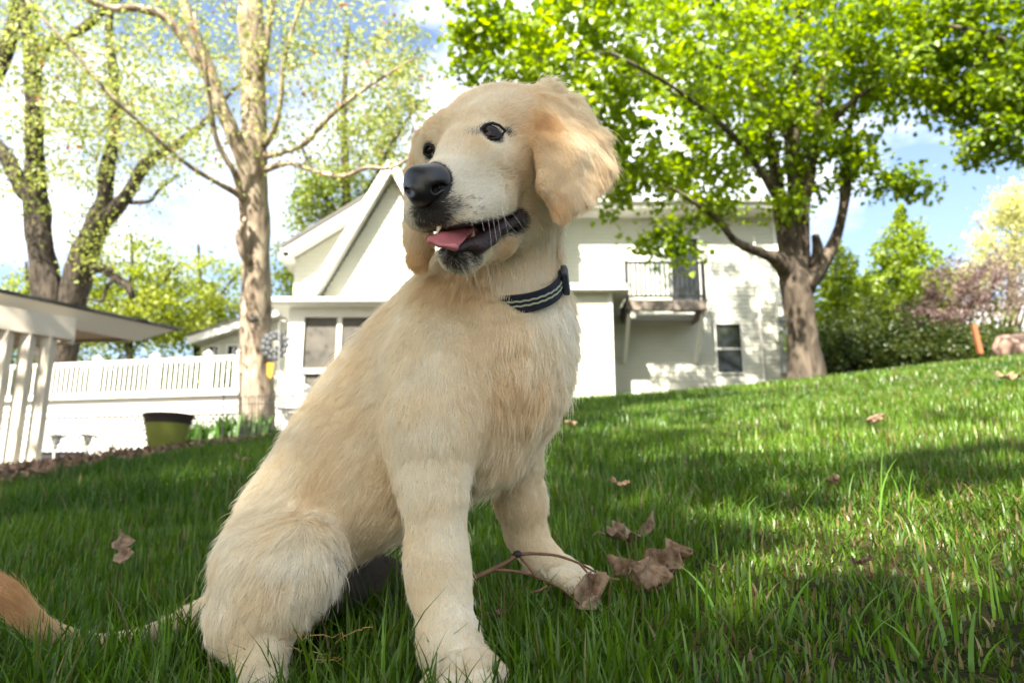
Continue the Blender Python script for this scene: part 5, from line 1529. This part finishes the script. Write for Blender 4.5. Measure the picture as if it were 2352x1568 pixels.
AL = np.maximum(AL * np.where(AL < 9, .85, .66 + .16 * sm(AL, 18, 24)), 4.0)
AL = AL * (1 - .55 * collar_near)
AL = np.maximum(AL * (.45 + .55 * sm(ED, .009, .03)) * (.5 + .5 * sm(CAV, .002, .02)), 2.6)
nd = dist(NC)
DENS = np.ones(len(DV))
DENS *= sm(ED, .0072, .0085)
DENS *= (CAV > .0018)
DENS *= sm(nd, .0165, .019)

# skin colour under the coat
WH, CR, GD = np.array([.94, .90, .79]), np.array([.935, .835, .64]), np.array([.86, .63, .345])
BELLY_SHADE = np.array([.14, .10, .08])       # dark tone painting the shade under the belly and on the far thigh
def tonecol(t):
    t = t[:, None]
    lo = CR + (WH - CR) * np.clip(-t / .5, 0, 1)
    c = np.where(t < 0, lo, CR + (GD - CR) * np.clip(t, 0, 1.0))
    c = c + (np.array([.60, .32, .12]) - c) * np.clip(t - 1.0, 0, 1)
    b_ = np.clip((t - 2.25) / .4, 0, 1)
    return c * (1 - b_) + BELLY_SHADE * b_
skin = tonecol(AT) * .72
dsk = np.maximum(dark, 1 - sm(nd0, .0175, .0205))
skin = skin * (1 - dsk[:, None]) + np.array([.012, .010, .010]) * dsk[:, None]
inner = (1 - sm(CAV, 0, .003))
skin = skin * (1 - inner[:, None]) + np.array([.02, .010, .010]) * inner[:, None]

dog = empty('puppy', tuple(P(900, 1500, .68)))
bpy.context.view_layer.update()
DOGI = dog.matrix_world.inverted()
tag(dog, 'cream golden long-eared puppy sitting on the lawn, mouth open, wearing a dark collar', 'puppy')
def dchild(o):
    o.parent = dog; o.matrix_parent_inverse = DOGI; return o

def vcol_mat(name, attr, rough=.5, spec=.3, sss=0.0):
    m, n, l, o = mat(name)
    b = n.new('ShaderNodeBsdfPrincipled'); a = n.new('ShaderNodeAttribute'); a.attribute_name = attr
    l.new(a.outputs['Color'], b.inputs['Base Color']); b.inputs['Roughness'].default_value = rough
    b.inputs['Specular IOR Level'].default_value = spec
    l.new(b.outputs[0], o.inputs['Surface'])
    return m
me = np_mesh('body', DV, DQ, smooth=True)
add_attr(me, 'skin', skin)
body = dchild(link('body', me, m=vcol_mat('puppy_skin', 'skin', .55)))
body['label'] = 'cream coated body, head, ears, legs and tail of the puppy'

# ---------------------------------------------------------------- coat
rng = np.random.default_rng(7)
me.calc_loop_triangles()
VN = np.zeros(len(DV) * 3, np.float32); me.vertices.foreach_get('normal', VN); VN = VN.reshape(-1, 3).astype(float)
TRI = np.concatenate([DQ[:, [0, 1, 2]], DQ[:, [0, 2, 3]]])
def sample(n, dens):
    a = DV[TRI[:, 0]]; b = DV[TRI[:, 1]]; c = DV[TRI[:, 2]]
    ar = np.linalg.norm(np.cross(b - a, c - a), axis=1) / 2 * dens[TRI].mean(1)
    t = rng.choice(len(TRI), n, p=ar / ar.sum())
    u, v = rng.random(n), rng.random(n); s = u + v > 1; u[s] = 1 - u[s]; v[s] = 1 - v[s]
    w = np.stack([1 - u - v, u, v], 1)
    return TRI[t], w
def interp(arr, T, w):
    return (arr[T] * (w[..., None] if arr.ndim > 1 else w)).sum(1)

# more hairs where the coat is short and the camera is close, fewer on the side turned away
view = norm(-DV)
facing = (VN * view).sum(1)
headness = sm(np.linalg.norm(DV - P(1120, 380, .64), axis=1), .16, .11)
D2 = DENS * (.35 + .65 * sm(facing, -.5, .1)) * (1 + .9 * headness) * np.clip(14 / np.maximum(AL, 4), .8, 2.0)
NF = 600000
T, w = sample(NF, D2)
root = interp(DV, T, w); nrm = norm(interp(VN, T, w)); flow = interp(AF, T, w)
Lh = interp(AL, T, w) * .001; ton = interp(AT, T, w); lift = interp(AI, T, w); drk = interp(dark, T, w); hd = interp(headness, T, w)
nA = [SinNoise(.045, 11 + i) for i in range(3)]; nB = [SinNoise(.014, 21 + i) for i in range(3)]
flow = flow + .16 * np.stack([f(root) for f in nA], 1) * (1 - .6 * hd)[:, None] + .10 * np.stack([f(root) for f in nB], 1) * (1 - .5 * hd)[:, None] + rng.normal(size=root.shape) * .13
flow = norm(flow - nrm * (flow * nrm).sum(1)[:, None])
Lh = Lh * (1 + .16 * SinNoise(.02, 31)(root)).clip(.5, 1.5) * rng.uniform(.55, 1.12, NF)
wild = (rng.random(NF) < .035) & (Lh > .006)
Lh = np.where(wild, Lh * rng.uniform(1.2, 1.9, NF), Lh)
lift = (lift * (1 + .22 * SinNoise(.012, 33)(root)) * rng.uniform(.65, 1.35, NF)).clip(.10, 1.1) + .38 * (1 - sm(Lh, .004, .009)) + wild * rng.uniform(0, .5, NF)
NPT = 6
s = np.linspace(0, 1, NPT)
pts = np.zeros((NF, NPT, 3)); pts[:, 0] = root - nrm * .0006
ang = lift[:, None] * (1.35 - .95 * s[None])        # bends over along its length
seg = Lh[:, None] / (NPT - 1)
side = np.cross(nrm, flow)
curl = rng.normal(size=NF) * .25
for i in range(1, NPT):
    dv = flow * np.cos(ang[:, i:i + 1]) + nrm * np.sin(ang[:, i:i + 1]) + side * (curl * s[i])[:, None]
    dv[:, 2] -= .18 * s[i] * (Lh / .02)             # long hair hangs
    pts[:, i] = pts[:, i - 1] + norm(dv) * seg
# clumps: hairs rooted together come together at their tips
def clump(pts, cell, amt):
    g = root + .25 * cell * np.stack([SinNoise(cell * 2.2, 41 + i)(root) for i in range(3)], 1)
    key = np.floor(g / cell).astype(np.int64)
    key = key[:, 0] * 73856093 ^ key[:, 1] * 19349663 ^ key[:, 2] * 83492791
    u, inv = np.unique(key, return_inverse=True)
    cnt = np.bincount(inv)
    mean = np.stack([np.stack([np.bincount(inv, pts[:, i, a]) / cnt for a in range(3)], 1) for i in range(NPT)], 1)
    f = (amt[:, None] * s[None] ** 1.3)[..., None]
    return pts * (1 - f) + mean[inv] * f, inv
longn = sm(Lh, .007, .018)
pts, inv = clump(pts, .0028, .20 + .26 * longn)
pts, inv2 = clump(pts, .009, .01 + .07 * longn)
tn = ton + .12 * SinNoise(.055, 51)(root) + .03 * SinNoise(.012, 52)(root)
tn = tn + rng.normal(size=inv.max() + 1)[inv] * .08 + rng.normal(size=NF) * .09
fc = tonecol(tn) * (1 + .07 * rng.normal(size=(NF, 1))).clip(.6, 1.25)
dk = (drk > rng.random(NF) * .95 + .04)
fc[dk] = np.array([.018, .015, .014]) * rng.uniform(.6, 2.2, (dk.sum(), 1))

def hair_object(name, pts, rad, col, m, parent):
    n, k = pts.shape[:2]
    h = bpy.data.hair_curves.new(name)
    h.add_curves([k] * n)
    h.points.foreach_set('position', pts.reshape(-1).astype(np.float32))
    ra = h.attributes.new('radius', 'FLOAT', 'POINT')
    ra.data.foreach_set('value', rad.reshape(-1).astype(np.float32))
    ca_ = h.attributes.new('coat', 'FLOAT_COLOR', 'CURVE')
    d = np.ones((n, 4), np.float32); d[:, :3] = col
    ca_.data.foreach_set('color', d.ravel())
    h.materials.append(m)
    return parent(link(name, h))

def coat_mat():
    m, n, l, o = mat('puppy_coat')
    a = n.new('ShaderNodeAttribute'); a.attribute_name = 'coat'
    d = n.new('ShaderNodeBsdfDiffuse'); t = n.new('ShaderNodeBsdfTranslucent')
    x = n.new('ShaderNodeMixShader'); x.inputs[0].default_value = .30
    hh_ = n.new('ShaderNodeBsdfHair'); hh_.component = 'Reflection'
    hh_.inputs['RoughnessU'].default_value = .35; hh_.inputs['RoughnessV'].default_value = .9
    hh_.inputs['Color'].default_value = (.9, .88, .82, 1)
    y = n.new('ShaderNodeMixShader'); y.inputs[0].default_value = .10
    l.new(a.outputs['Color'], d.inputs['Color']); l.new(a.outputs['Color'], t.inputs['Color'])
    l.new(d.outputs[0], x.inputs[1]); l.new(t.outputs[0], x.inputs[2])
    l.new(x.outputs[0], y.inputs[1]); l.new(hh_.outputs[0], y.inputs[2])
    l.new(y.outputs[0], o.inputs['Surface'])
    return m
COAT = coat_mat()
r0 = (.00011 + .00006 * longn)
rad = r0[:, None] * (1 - .80 * s[None] ** 1.5)
fur = hair_object('fur', pts, rad, fc, COAT, dchild)
fur['kind'] = 'stuff'
SC.cycles_curves.shape = 'RIBBONS' if hasattr(SC, 'cycles_curves') else None
SC.cycles_curves.subdivisions = 1
print('fur done', time.time() - T00)

# ---------------------------------------------------------------- eyes
m_eye, n, l, o = mat('puppy_eye')
b = n.new('ShaderNodeBsdfPrincipled'); b.inputs['Base Color'].default_value = (.010, .006, .004, 1)
b.inputs['Roughness'].default_value = .06; b.inputs['Specular IOR Level'].default_value = .25
l.new(b.outputs[0], o.inputs['Surface'])
m_iris = simple('puppy_iris', (.050, .020, .008), .10, .25)
m_black = simple('wet_black_skin', (.008, .007, .007), .5, .3, bump=(900, .25, .0008))
for (c, r_) in ((eyes_c[0], .0096), (eyes_c[1], .0088)):
    v, f = ico(c, r_, 4)
    e = MB().add(v, f).build('eye', m_eye, smooth=True); dchild(e)
    # iris: a shallow brown disc just under the cornea, looking along the head's forward axis
    look = norm(hf * .9 - hu * .0 + np.array([-.05, -.2, .06]))
    a1 = norm(np.cross(look, [0, 0, 1])); a2 = np.cross(look, a1)
    iv = [c + look * (r_ * 1.002)]; fs = []
    for ring_i, rr_ in enumerate((.35, .62)):
        for k in range(20):
            t = 2 * math.pi * k / 20
            q = a1 * math.cos(t) * rr_ + a2 * math.sin(t) * rr_ + look * math.sqrt(1 - rr_ ** 2)
            iv.append(c + q * r_ * 1.004)
    fs = [(1 + k, 1 + (k + 1) % 20, 21 + (k + 1) % 20, 21 + k) for k in range(20)]
    io = MB().add(iv, fs).build('iris', m_iris, smooth=True)
    io.parent = e
# eyelids: thin dark rims drawn as tubes over the eyeball
for k_, (ci, pxs) in enumerate(((0, ((1103, 308), (1105, 296), (1115, 287), (1131, 283), (1147, 288), (1160, 301), (1153, 310), (1143, 317), (1128, 321), (1112, 318), (1103, 308))),
                  (1, ((974, 352), (976, 339), (984, 333), (993, 337), (998, 346), (992, 355), (983, 359), (974, 352))))):
    c = eyes_c[ci]; pts_ = []
    for (px, py) in pxs:
        rr_ = ray(px, py); rr_ = rr_ / np.linalg.norm(rr_)
        tca = c @ rr_; d2 = c @ c - tca * tca; R2 = (.0101) ** 2
        tt = tca - math.sqrt(max(R2 - d2, 0))
        pts_.append(rr_ * tt)
    mm = MB(); mm.tube(pts_, [.0012] * len(pts_), 8, cap=False)
    dchild(mm.build('eyelid', m_black, smooth=True))

# ---------------------------------------------------------------- nose leather
def mini(prims, h, pad=.006):
    """mesh of a small separate set of primitives"""
    global PR
    old = PR; PR = prims
    lo = np.min([q.lo for q in prims if q.op == 'u'], axis=0) - pad; hi = np.max([q.hi for q in prims if q.op == 'u'], axis=0) + pad
    V, Q = surface_nets(grid_field(lo, hi, h), lo, h)
    PR = old
    return V, Q
def collect(fn):
    global PR
    old = PR; PR = []
    fn(); out = PR; PR = old
    return out
def nose():
    ell((982, 417, .566), (.0172, .0130, .0115), axes=HA, k=.004)
    cone((966, 440, .560, 24), (978, 430, .562, 32), k=.010)
    cone((1000, 410, .572, 28), (1008, 426, .572, 24), k=.008)
    cone((957, 410, .568, 24), (951, 430, .570, 18), k=.008)
    cone((1000, 410, .576, 26), (1022, 416, .582, 14), k=.006)
    cone((972, 448, .563, 20), (976, 466, .572, 17), k=.010)
    # nostrils and the groove between them
    cone((1003, 432, .548, 9), (1024, 424, .566, 5), k=.0025, op='s')
    cone((1003, 432, .548, 9), (996, 437, .562, 8), k=.0025, op='s')
    cone((943, 444, .552, 7), (936, 436, .562, 5), k=.0025, op='s')
    cone((960, 455, .545, 1.5), (966, 490, .558, 1.5), k=.003, op='s')
V, Q = mini(collect(nose), .0008)
dchild(link('nose', np_mesh('nose', V, Q, smooth=True), m=simple('nose_leather', (.010, .0105, .012), .30, .5, bump=(1500, .5, .0006))))

# ---------------------------------------------------------------- tongue, gums and teeth
def tongue():
    cone((1090, 537, .635, 26), (1035, 545, .600, 27), k=.006)
    cone((1035, 545, .600, 25), (1010, 553, .575, 16), k=.008)
    tri((1082, 530, .605), (990, 552, .568), (1045, 568, .566), .0017, k=.004)
    tri((1082, 530, .605), (990, 552, .568), (1020, 530, .60), .0017, k=.004)
    tri((990, 552, .568), (1045, 568, .566), (1012, 562, .561), .0018, k=.004)
    cone((1075, 536, .592, 2), (1008, 556, .556, 2), k=.004, op='s')
V, Q = mini(collect(tongue), .001)
dchild(link('tongue', np_mesh('tongue', V, Q, smooth=True), m=simple('tongue_flesh', (.42, .115, .125), .32, .5, noise=(180, .6, (.52, .20, .19)), bump=(1500, .5, .0006))))
def gum():
    cone((1188, 505, .628, 11), (1150, 525, .612, 14), k=.006)
    cone((1150, 525, .612, 13), (1090, 560, .592, 12), k=.006)
    cone((1090, 560, .592, 12), (1035, 577, .582, 12), k=.006)
    cone((1188, 492, .632, 10), (1196, 515, .632, 12), k=.006)
    cone((1130, 548, .602, 15), (1100, 568, .592, 15), k=.006)
V, Q = mini(collect(gum), .0012)
dchild(link('lip', np_mesh('lip', V, Q, smooth=True), m=simple('lip_skin', (.016, .012, .012), .5, .35, noise=(260, .7, (.06, .028, .03)), bump=(420, .8, .0016))))
def cheek_in():
    cone((1158, 505, .634, 13), (1120, 522, .622, 13), k=.006)
V, Q = mini(collect(cheek_in), .0014)
dchild(link('gum', np_mesh('gum', V, Q, smooth=True), m=simple('gum_flesh', (.27, .10, .10), .35, .5)))
m_tooth = simple('tooth_enamel', (.55, .48, .33), .25, .5)
for (a, b) in (((1003, 537, .570, 2), (1009, 520, .574, 6)), ((1088, 531, .592, 1.6), (1086, 546, .596, 5))):
    V, Q = mini([collect(lambda: cone(a, b, k=.002))[0]], .0006, .003)
    dchild(link('tooth', np_mesh('tooth', V, Q, smooth=True), m=m_tooth))

# ---------------------------------------------------------------- collar
m_web = simple('collar_webbing', (.010, .014, .028), .62, .3, noise=(900, .5, (.03, .035, .05)), bump=(1400, .6, .001))
m_stripe = simple('collar_thread', (.40, .43, .31), .5, .3, bump=(1500, .5, .0006))
m_buckle = simple('collar_plastic', (.030, .042, .062), .38, .5)
def band(off, w0, w1, thick, a0=0, a1=NR, name='collar', m=None, wave=0.0, parent=None):
    vs, fs = [], []
    cnt = a1 - a0; closed = cnt >= NR; N = NR if closed else cnt + 1
    for i in range(N):
        j = (a0 + i) % NR
        wv = wave * (1 if i % 2 else -1)
        base = RP[j] + RD[j] * off
        for (o_, h_) in ((0, w0), (thick, w0), (thick, w1), (0, w1)):
            vs.append(base + RD[j] * o_ + cn * (h_ + wv))
    for i in range(N if closed else N - 1):
        a_, b_ = i * 4, ((i + 1) % N) * 4
        for k in range(4): fs.append((a_ + k, b_ + k, b_ + (k + 1) % 4, a_ + (k + 1) % 4))
    if not closed: fs += [(0, 1, 2, 3), tuple((N - 1) * 4 + k for k in (3, 2, 1, 0))]
    return MB().add(vs, fs).build(name, m)
collar = dchild(band(0, -.0084, .0080, .0026, name='collar', m=m_web))
collar['label'] = 'dark navy webbing collar with two pale wavy stripes'
# finer ring for the stripes
for off in (-.0016, .0026):
    for_ = band(.0024, off - .0007, off + .0007, .0009, name='stripe', m=m_stripe, wave=.00035)
    for_.parent = collar
# buckle where the ring passes the picture's right-hand side of the neck
pr = P(1272, 640, .69)
jb = int(np.argmin(np.linalg.norm(RP - pr, axis=1)))
bk = band(.0028, -.0105, .0105, .006, jb - 3, jb + 3, 'buckle', m_buckle)
bk.parent = collar
bv = bk.modifiers.new('bevel', 'BEVEL'); bv.width = .0015; bv.segments = 2

# ---------------------------------------------------------------- whiskers
m_wh, n, l, o = mat('whisker')
d = n.new('ShaderNodeBsdfPrincipled'); d.inputs['Base Color'].default_value = (.85, .83, .74, 1); d.inputs['Roughness'].default_value = .35
l.new(d.outputs[0], o.inputs['Surface'])
wl_ = []
def whisk(a, m_, b, da=0, db=0):
    p, nn = hit(*a)
    if p is None: return
    d0 = np.linalg.norm(p) / np.linalg.norm(ray(*a))
    q1 = P(*m_, d0 - .010 + da); q2 = P(*b, d0 - .012 + db)
    t = np.linspace(0, 1, 12)[:, None]
    c1 = 2 * q1 - (p + q2) / 2
    wl_.append((1 - t) ** 2 * p + 2 * t * (1 - t) * c1 + t ** 2 * q2)
for a, m_, b in (((1150, 470), (1168, 515), (1205, 545)), ((1150, 472), (1165, 530), (1162, 560)), ((1140, 478), (1150, 540), (1158, 575)), ((1130, 485), (1142, 560), (1148, 590)),
                 ((1120, 495), (1128, 560), (1126, 598)), ((1105, 500), (1112, 530), (1108, 520)), ((1080, 500), (1086, 520), (1095, 530)), ((1145, 460), (1185, 500), (1213, 548)),
                 ((1232, 500), (1262, 590), (1245, 655)), ((1080, 600), (1092, 640), (1108, 685)), ((1110, 595), (1128, 650), (1132, 700)), ((1060, 605), (1070, 630), (1078, 660)), ((1038, 600), (1032, 620), (1030, 640)),
                 ((1135, 590), (1150, 640), (1157, 690)), ((1225, 300), (1228, 280), (1236, 262))):
    whisk(a, m_, b)
wa = np.array(wl_)
whr = np.full(wa.shape[:2], .00006) * np.linspace(1.2, .35, 12)[None]
wk = hair_object('whisker', wa, whr, np.full((len(wa), 3), .8), m_wh, dchild)
wk['kind'] = 'stuff'
print('dog done', time.time() - T00)
# ================================================================== FALLEN LEAVES AND TWIG
def dead_leaf_mat():
    m, n, l, o = mat('dead_leaf')
    t = n.new('ShaderNodeTexCoord'); x = n.new('ShaderNodeTexNoise'); x.inputs['Scale'].default_value = 95; x.inputs['Detail'].default_value = 10; x.inputs['Roughness'].default_value = .7
    l.new(t.outputs['Object'], x.inputs['Vector'])
    r = n.new('ShaderNodeValToRGB'); r.color_ramp.elements[0].position = .3; r.color_ramp.elements[0].color = (.085, .042, .022, 1); r.color_ramp.elements[1].position = .7; r.color_ramp.elements[1].color = (.50, .36, .24, 1)
    d = n.new('ShaderNodeBsdfPrincipled'); d.inputs['Roughness'].default_value = .75; d.inputs['Specular IOR Level'].default_value = .25
    tr = n.new('ShaderNodeBsdfTranslucent'); mx = n.new('ShaderNodeMixShader'); mx.inputs[0].default_value = .22
    l.new(x.outputs['Fac'], r.inputs['Fac']); l.new(r.outputs['Color'], d.inputs['Base Color']); l.new(r.outputs['Color'], tr.inputs['Color'])
    bu = n.new('ShaderNodeBump'); bu.inputs['Strength'].default_value = .6; bu.inputs['Distance'].default_value = .002
    l.new(x.outputs['Fac'], bu.inputs['Height']); l.new(bu.outputs[0], d.inputs['Normal'])
    l.new(d.outputs[0], mx.inputs[1]); l.new(tr.outputs[0], mx.inputs[2]); l.new(mx.outputs[0], o.inputs['Surface'])
    return m
M_dead = dead_leaf_mat()
def dead_leaf(c, length, width, rot, tilt, curl, seed, label, twist=0.0, lobes=4):
    """lobed oak leaf, dried and curled: a strip along the midrib with a wavy outline, bent in space"""
    g = np.random.default_rng(seed); nu, nv = 44, 13
    V = []; ph = g.uniform(0, 6, 4)
    for i in range(nu):
        u = i / (nu - 1)
        env = math.sin(math.pi * min(u * 1.02, 1)) ** .55 * (1 - .25 * u)
        lob = 1 + .50 * math.sin(u * lobes * 2 * math.pi + ph[0]) + .12 * math.sin(u * 47 + ph[1])
        lob2 = 1 + .50 * math.sin(u * lobes * 2 * math.pi + ph[1]) + .12 * math.sin(u * 41 + ph[2])
        for j in range(nv):
            v = j / (nv - 1) * 2 - 1
            wv = width * .5 * env * (lob if v < 0 else lob2) * v
            x_ = (u - .5) * length; y_ = wv
            z_ = curl * length * (.9 * (u - .5) ** 2 * 1.6) + abs(v) ** 1.6 * width * .45 * curl * (1 + .6 * math.sin(u * 9 + ph[2])) + .06 * width * math.sin(u * 15 + v * 4 + ph[3]) + .035 * width * abs(math.sin(u * 20 + abs(v) * 5)) - .04 * width * math.exp(-(v * 7) ** 2)
            a = twist * (u - .5); y2 = y_ * math.cos(a) - z_ * math.sin(a); z2 = y_ * math.sin(a) + z_ * math.cos(a)
            V.append((x_, y2, z2))
    F = [(i * nv + j, i * nv + j + 1, (i + 1) * nv + j + 1, (i + 1) * nv + j) for i in range(nu - 1) for j in range(nv - 1)]
    mb = MB().add(V, F)
    me = bpy.data.meshes.new('dead_leaf'); me.from_pydata(mb.v, [], mb.f); me.update()
    for p_ in me.polygons: p_.use_smooth = True
    me.materials.append(M_dead)
    o = bpy.data.objects.new('dead_leaf', me); COL.objects.link(o); o.location = tuple(c); o.rotation_euler = (tilt[0], tilt[1], rot)
    s_ = o.modifiers.new('thickness', 'SOLIDIFY'); s_.thickness = .0004
    tag(o, label, 'dead leaf', 'dried leaves lying on the lawn')
    st_ = MB().tube([(-length * .5, 0, V[6][2]), (-length * .62, length * .02, V[6][2] + .004), (-length * .72, length * .05, V[6][2] - .002)], [length * .012, length * .01, length * .008], 6).build('stem', M_dead, o)
    return o
dead_leaf(P(1505, 1322, .80), .082, .046, .35, (.25, -.30), .55, 1, 'large curled brown oak leaf right of the far paw', twist=1.2)
dead_leaf(P(1368, 1374, .74), .036, .032, -1.0, (.7, .5), .9, 2, 'crumpled brown leaf hanging under the twig tip', twist=1.6, lobes=2)
dead_leaf(P(1450, 1240, 1.02), .072, .040, .2, (.3, -.1), .6, 3, 'faded pinkish brown leaf behind the large curled one', twist=-.8)
dead_leaf(P(1500, 1355, .78), .055, .040, .9, (-.3, .2), .7, 4, 'small reddish brown leaf under the large curled one', twist=.5, lobes=3)
dead_leaf(P(286, 1268, 1.10), .055, .026, -.9, (.5, .75), .4, 5, 'pointed tan leaf standing in the grass left of the puppy', twist=.6, lobes=2)
for i, (px, py, Y, s_, lab) in enumerate(((1424, 1140, 1.55, .035, 'tiny tan leaf scrap up the lawn beyond the paw'), (1310, 990, 3.6, .07, 'small tan leaf near the house shadow, right of the chest'), (1985, 1345, .95, .022, 'pale leaf crumb on the right-hand turf'),
                                     (2015, 985, 3.4, .06, 'pinkish leaf in the middle of the right-hand lawn'), (2320, 880, 6.5, .12, 'orange leaf near the right edge of the lawn'),
                                     (555, 1070, 3.6, .07, 'brown leaf on the lawn by the tall tree'), (1915, 1140, 1.55, .03, 'pale scrap of leaf left of the sunny patch'), (1135, 1470, .66, .014, 'tiny curled leaf crumb beside the near front paw'))):
    r_ = ray(px, py); t = .5
    for _ in range(4000):
        q = r_ * t
        if q[2] < G(q[0], q[1]) + .02: break
        t += .004 + t * .002
        if t > 30: break
    dead_leaf(q + np.array([0, 0, .02]), s_ * max(1, q[1] / Y) if q[1] < Y * 1.8 else s_, s_ * .6, i * 1.3, (.3, .2), .5, 20 + i, lab, twist=.6)
# twig with bark, arching from the near leg past the far paw
M_twig = simple('twig_bark', (.20, .10, .05), .7, .3, noise=(120, .7, (.08, .045, .03)), bump=(300, .5, .001))
tw = empty('twig', tuple(P(1240, 1330, .72))); tag(tw, 'thin reddish brown twig arching over the grass between the front paws', 'twig'); bpy.context.view_layer.update(); inv = tw.matrix_world.inverted()
def twc(pts, r_, nm='branch'):
    q = np.array([P(a, b, d) for a, b, d in pts])
    mb = MB(); t = np.linspace(0, len(q) - 1, len(q) * 4)
    pp = np.stack([np.interp(t, np.arange(len(q)), q[:, k]) for k in range(3)], 1)
    for _ in range(2): pp[1:-1] = (pp[:-2] + 2 * pp[1:-1] + pp[2:]) / 4
    mb.tube(pp, np.linspace(*r_, len(pp)), 8); o = mb.build(nm, M_twig, tw, smooth=True); o.matrix_parent_inverse = inv
twc([(1086, 1328, .69), (1130, 1308, .70), (1165, 1290, .71), (1190, 1272, .72), (1225, 1270, .73), (1280, 1274, .745), (1330, 1292, .755), (1365, 1312, .76), (1400, 1322, .77)], (.0023, .0008), 'stem')
twc([(1130, 1308, .70), (1180, 1310, .71), (1230, 1322, .715), (1290, 1350, .72), (1330, 1385, .73)], (.0016, .0007))
twc([(1190, 1272, .72), (1210, 1295, .715), (1226, 1318, .71), (1232, 1326, .71)], (.0014, .0011))
twc([(1330, 1292, .755), (1350, 1315, .75), (1366, 1345, .745)], (.0012, .0009))
twc([(1256, 1345, .715), (1240, 1355, .71), (1218, 1360, .705)], (.0014, .0008))
v, f = ico(P(1188, 1272, .718), .0034, 2, (1.3, 1, 1)); o = MB().add(v, f).build('bud', simple('dark_bud', (.03, .022, .02), .6, .3), tw, smooth=True); o.matrix_parent_inverse = inv
# dry roots and straw in front of the hind paw
g_ = np.random.default_rng(44)
rt = []
for i in range(9):
    a = P(690 + g_.uniform(0, 110), 1470 + g_.uniform(-20, 40), .64); pts = [a]
    for k in range(6): pts.append(pts[-1] + np.array([g_.normal() * .004, g_.normal() * .003, g_.normal() * .003]) + np.array([.004 * (1 if i % 2 else -1), 0, .001]))
    rt.append(np.array(pts))
mb = MB()
for q in rt: mb.tube(q, .0004, 4, cap=False)
o = mb.build('dry_roots', simple('straw', (.45, .27, .11), .8, .2)); tag(o, 'tangle of thin dry straw in front of the hind paw', 'straw', kind='stuff')
# a clump of long coarse blades in the front right and a few tall single blades in front of the puppy
def tall_blades(name, label, spots, seed, kindcol=((.08, .20, .02), (.16, .30, .04))):
    g = np.random.default_rng(seed); V, F, Cc = [], [], []
    for (px, py, D, h, lx, n, sp) in spots:
        for i in range(n):
            b = P(px, py, D) + np.array([g.normal() * sp, g.normal() * sp, 0]); b[2] = G(b[0], b[1]) - .003
            H = h * g.uniform(.55, 1.05); w = .0013 * g.uniform(.7, 1.5)
            d = norm_(np.array([lx + g.normal() * .5, g.normal() * .5, 0])); ln_ = H * abs(lx + g.normal() * .35) * .9
            s_ = norm_(np.array([-d[1], d[0], 0]) + d * g.uniform(-.7, .7)); k = len(V); m_ = 7
            for j in range(m_ + 1):
                u = j / m_; c_ = b + d * ln_ * u ** 1.9 + np.array([0, 0, H * (u - .25 * min(ln_ / H, 1.2) * u ** 3)]); ww = w * (1 - u ** 2.5) + .0001
                V += [c_ - s_ * ww, c_ + s_ * ww]
            F += [(k + 2 * j, k + 2 * j + 1, k + 2 * j + 3, k + 2 * j + 2) for j in range(m_)]
            c = np.array(kindcol[0]) + (np.array(kindcol[1]) - np.array(kindcol[0])) * g.random(); Cc += [c] * (2 * (m_ + 1))
    me = np_mesh(name, np.array(V), np.array(F)); add_attr(me, 'tint', np.array(Cc)); o = link(name, me, m=M_gleaf); tag(o, label, 'grass', kind='stuff')
tall_blades('tall_grass', 'coarse long grass blades sprouting above the lawn in front', [
    (2130, 1560, .62, .062, .6, 16, .03), (2020, 1560, .60, .06, -.7, 9, .025), (2250, 1540, .66, .062, .5, 10, .03), (1900, 1500, .7, .045, .3, 8, .03), (1425, 1560, .60, .062, .05, 8, .008), (1300, 1385, .74, .035, .2, 14, .018), (1220, 1350, .78, .03, .1, 12, .02), (1130, 1575, .56, .03, .3, 8, .012), (965, 1575, .55, .045, -.1, 6, .008), (1640, 1570, .6, .06, .2, 8, .02),
    (1500, 1540, .62, .04, .8, 6, .015), (1760, 1500, .68, .07, .5, 10, .03), (2180, 1380, .80, .07, .5, 7, .04), (560, 1560, .52, .05, .1, 12, .014), (620, 1560, .52, .055, -.1, 10, .014), (180, 1500, .70, .075, .1, 18, .03), (270, 1500, .72, .07, -.1, 18, .03), (370, 1480, .72, .07, .1, 16, .03), (440, 1470, .70, .06, .1, 12, .02), (880, 1500, .58, .095, -.12, 2, .004), (660, 1500, .55, .05, .1, 8, .02), (560, 1530, .53, .045, .2, 8, .02),
    (430, 1540, .58, .06, .2, 12, .03), (320, 1500, .66, .07, .1, 16, .04), (200, 1480, .6, .07, .1, 16, .04), (90, 1540, .55, .06, .1, 12, .03), (760, 1560, .55, .04, .2, 10, .02), (820, 1500, .58, .045, .1, 9, .02), (980, 1560, .50, .05, .1, 5, .012), (2000, 1180, 1.1, .12, .3, 8, .06), (1650, 1240, 1.0, .10, .6, 8, .05)], 61)
print('ALL DONE', time.time() - T00)
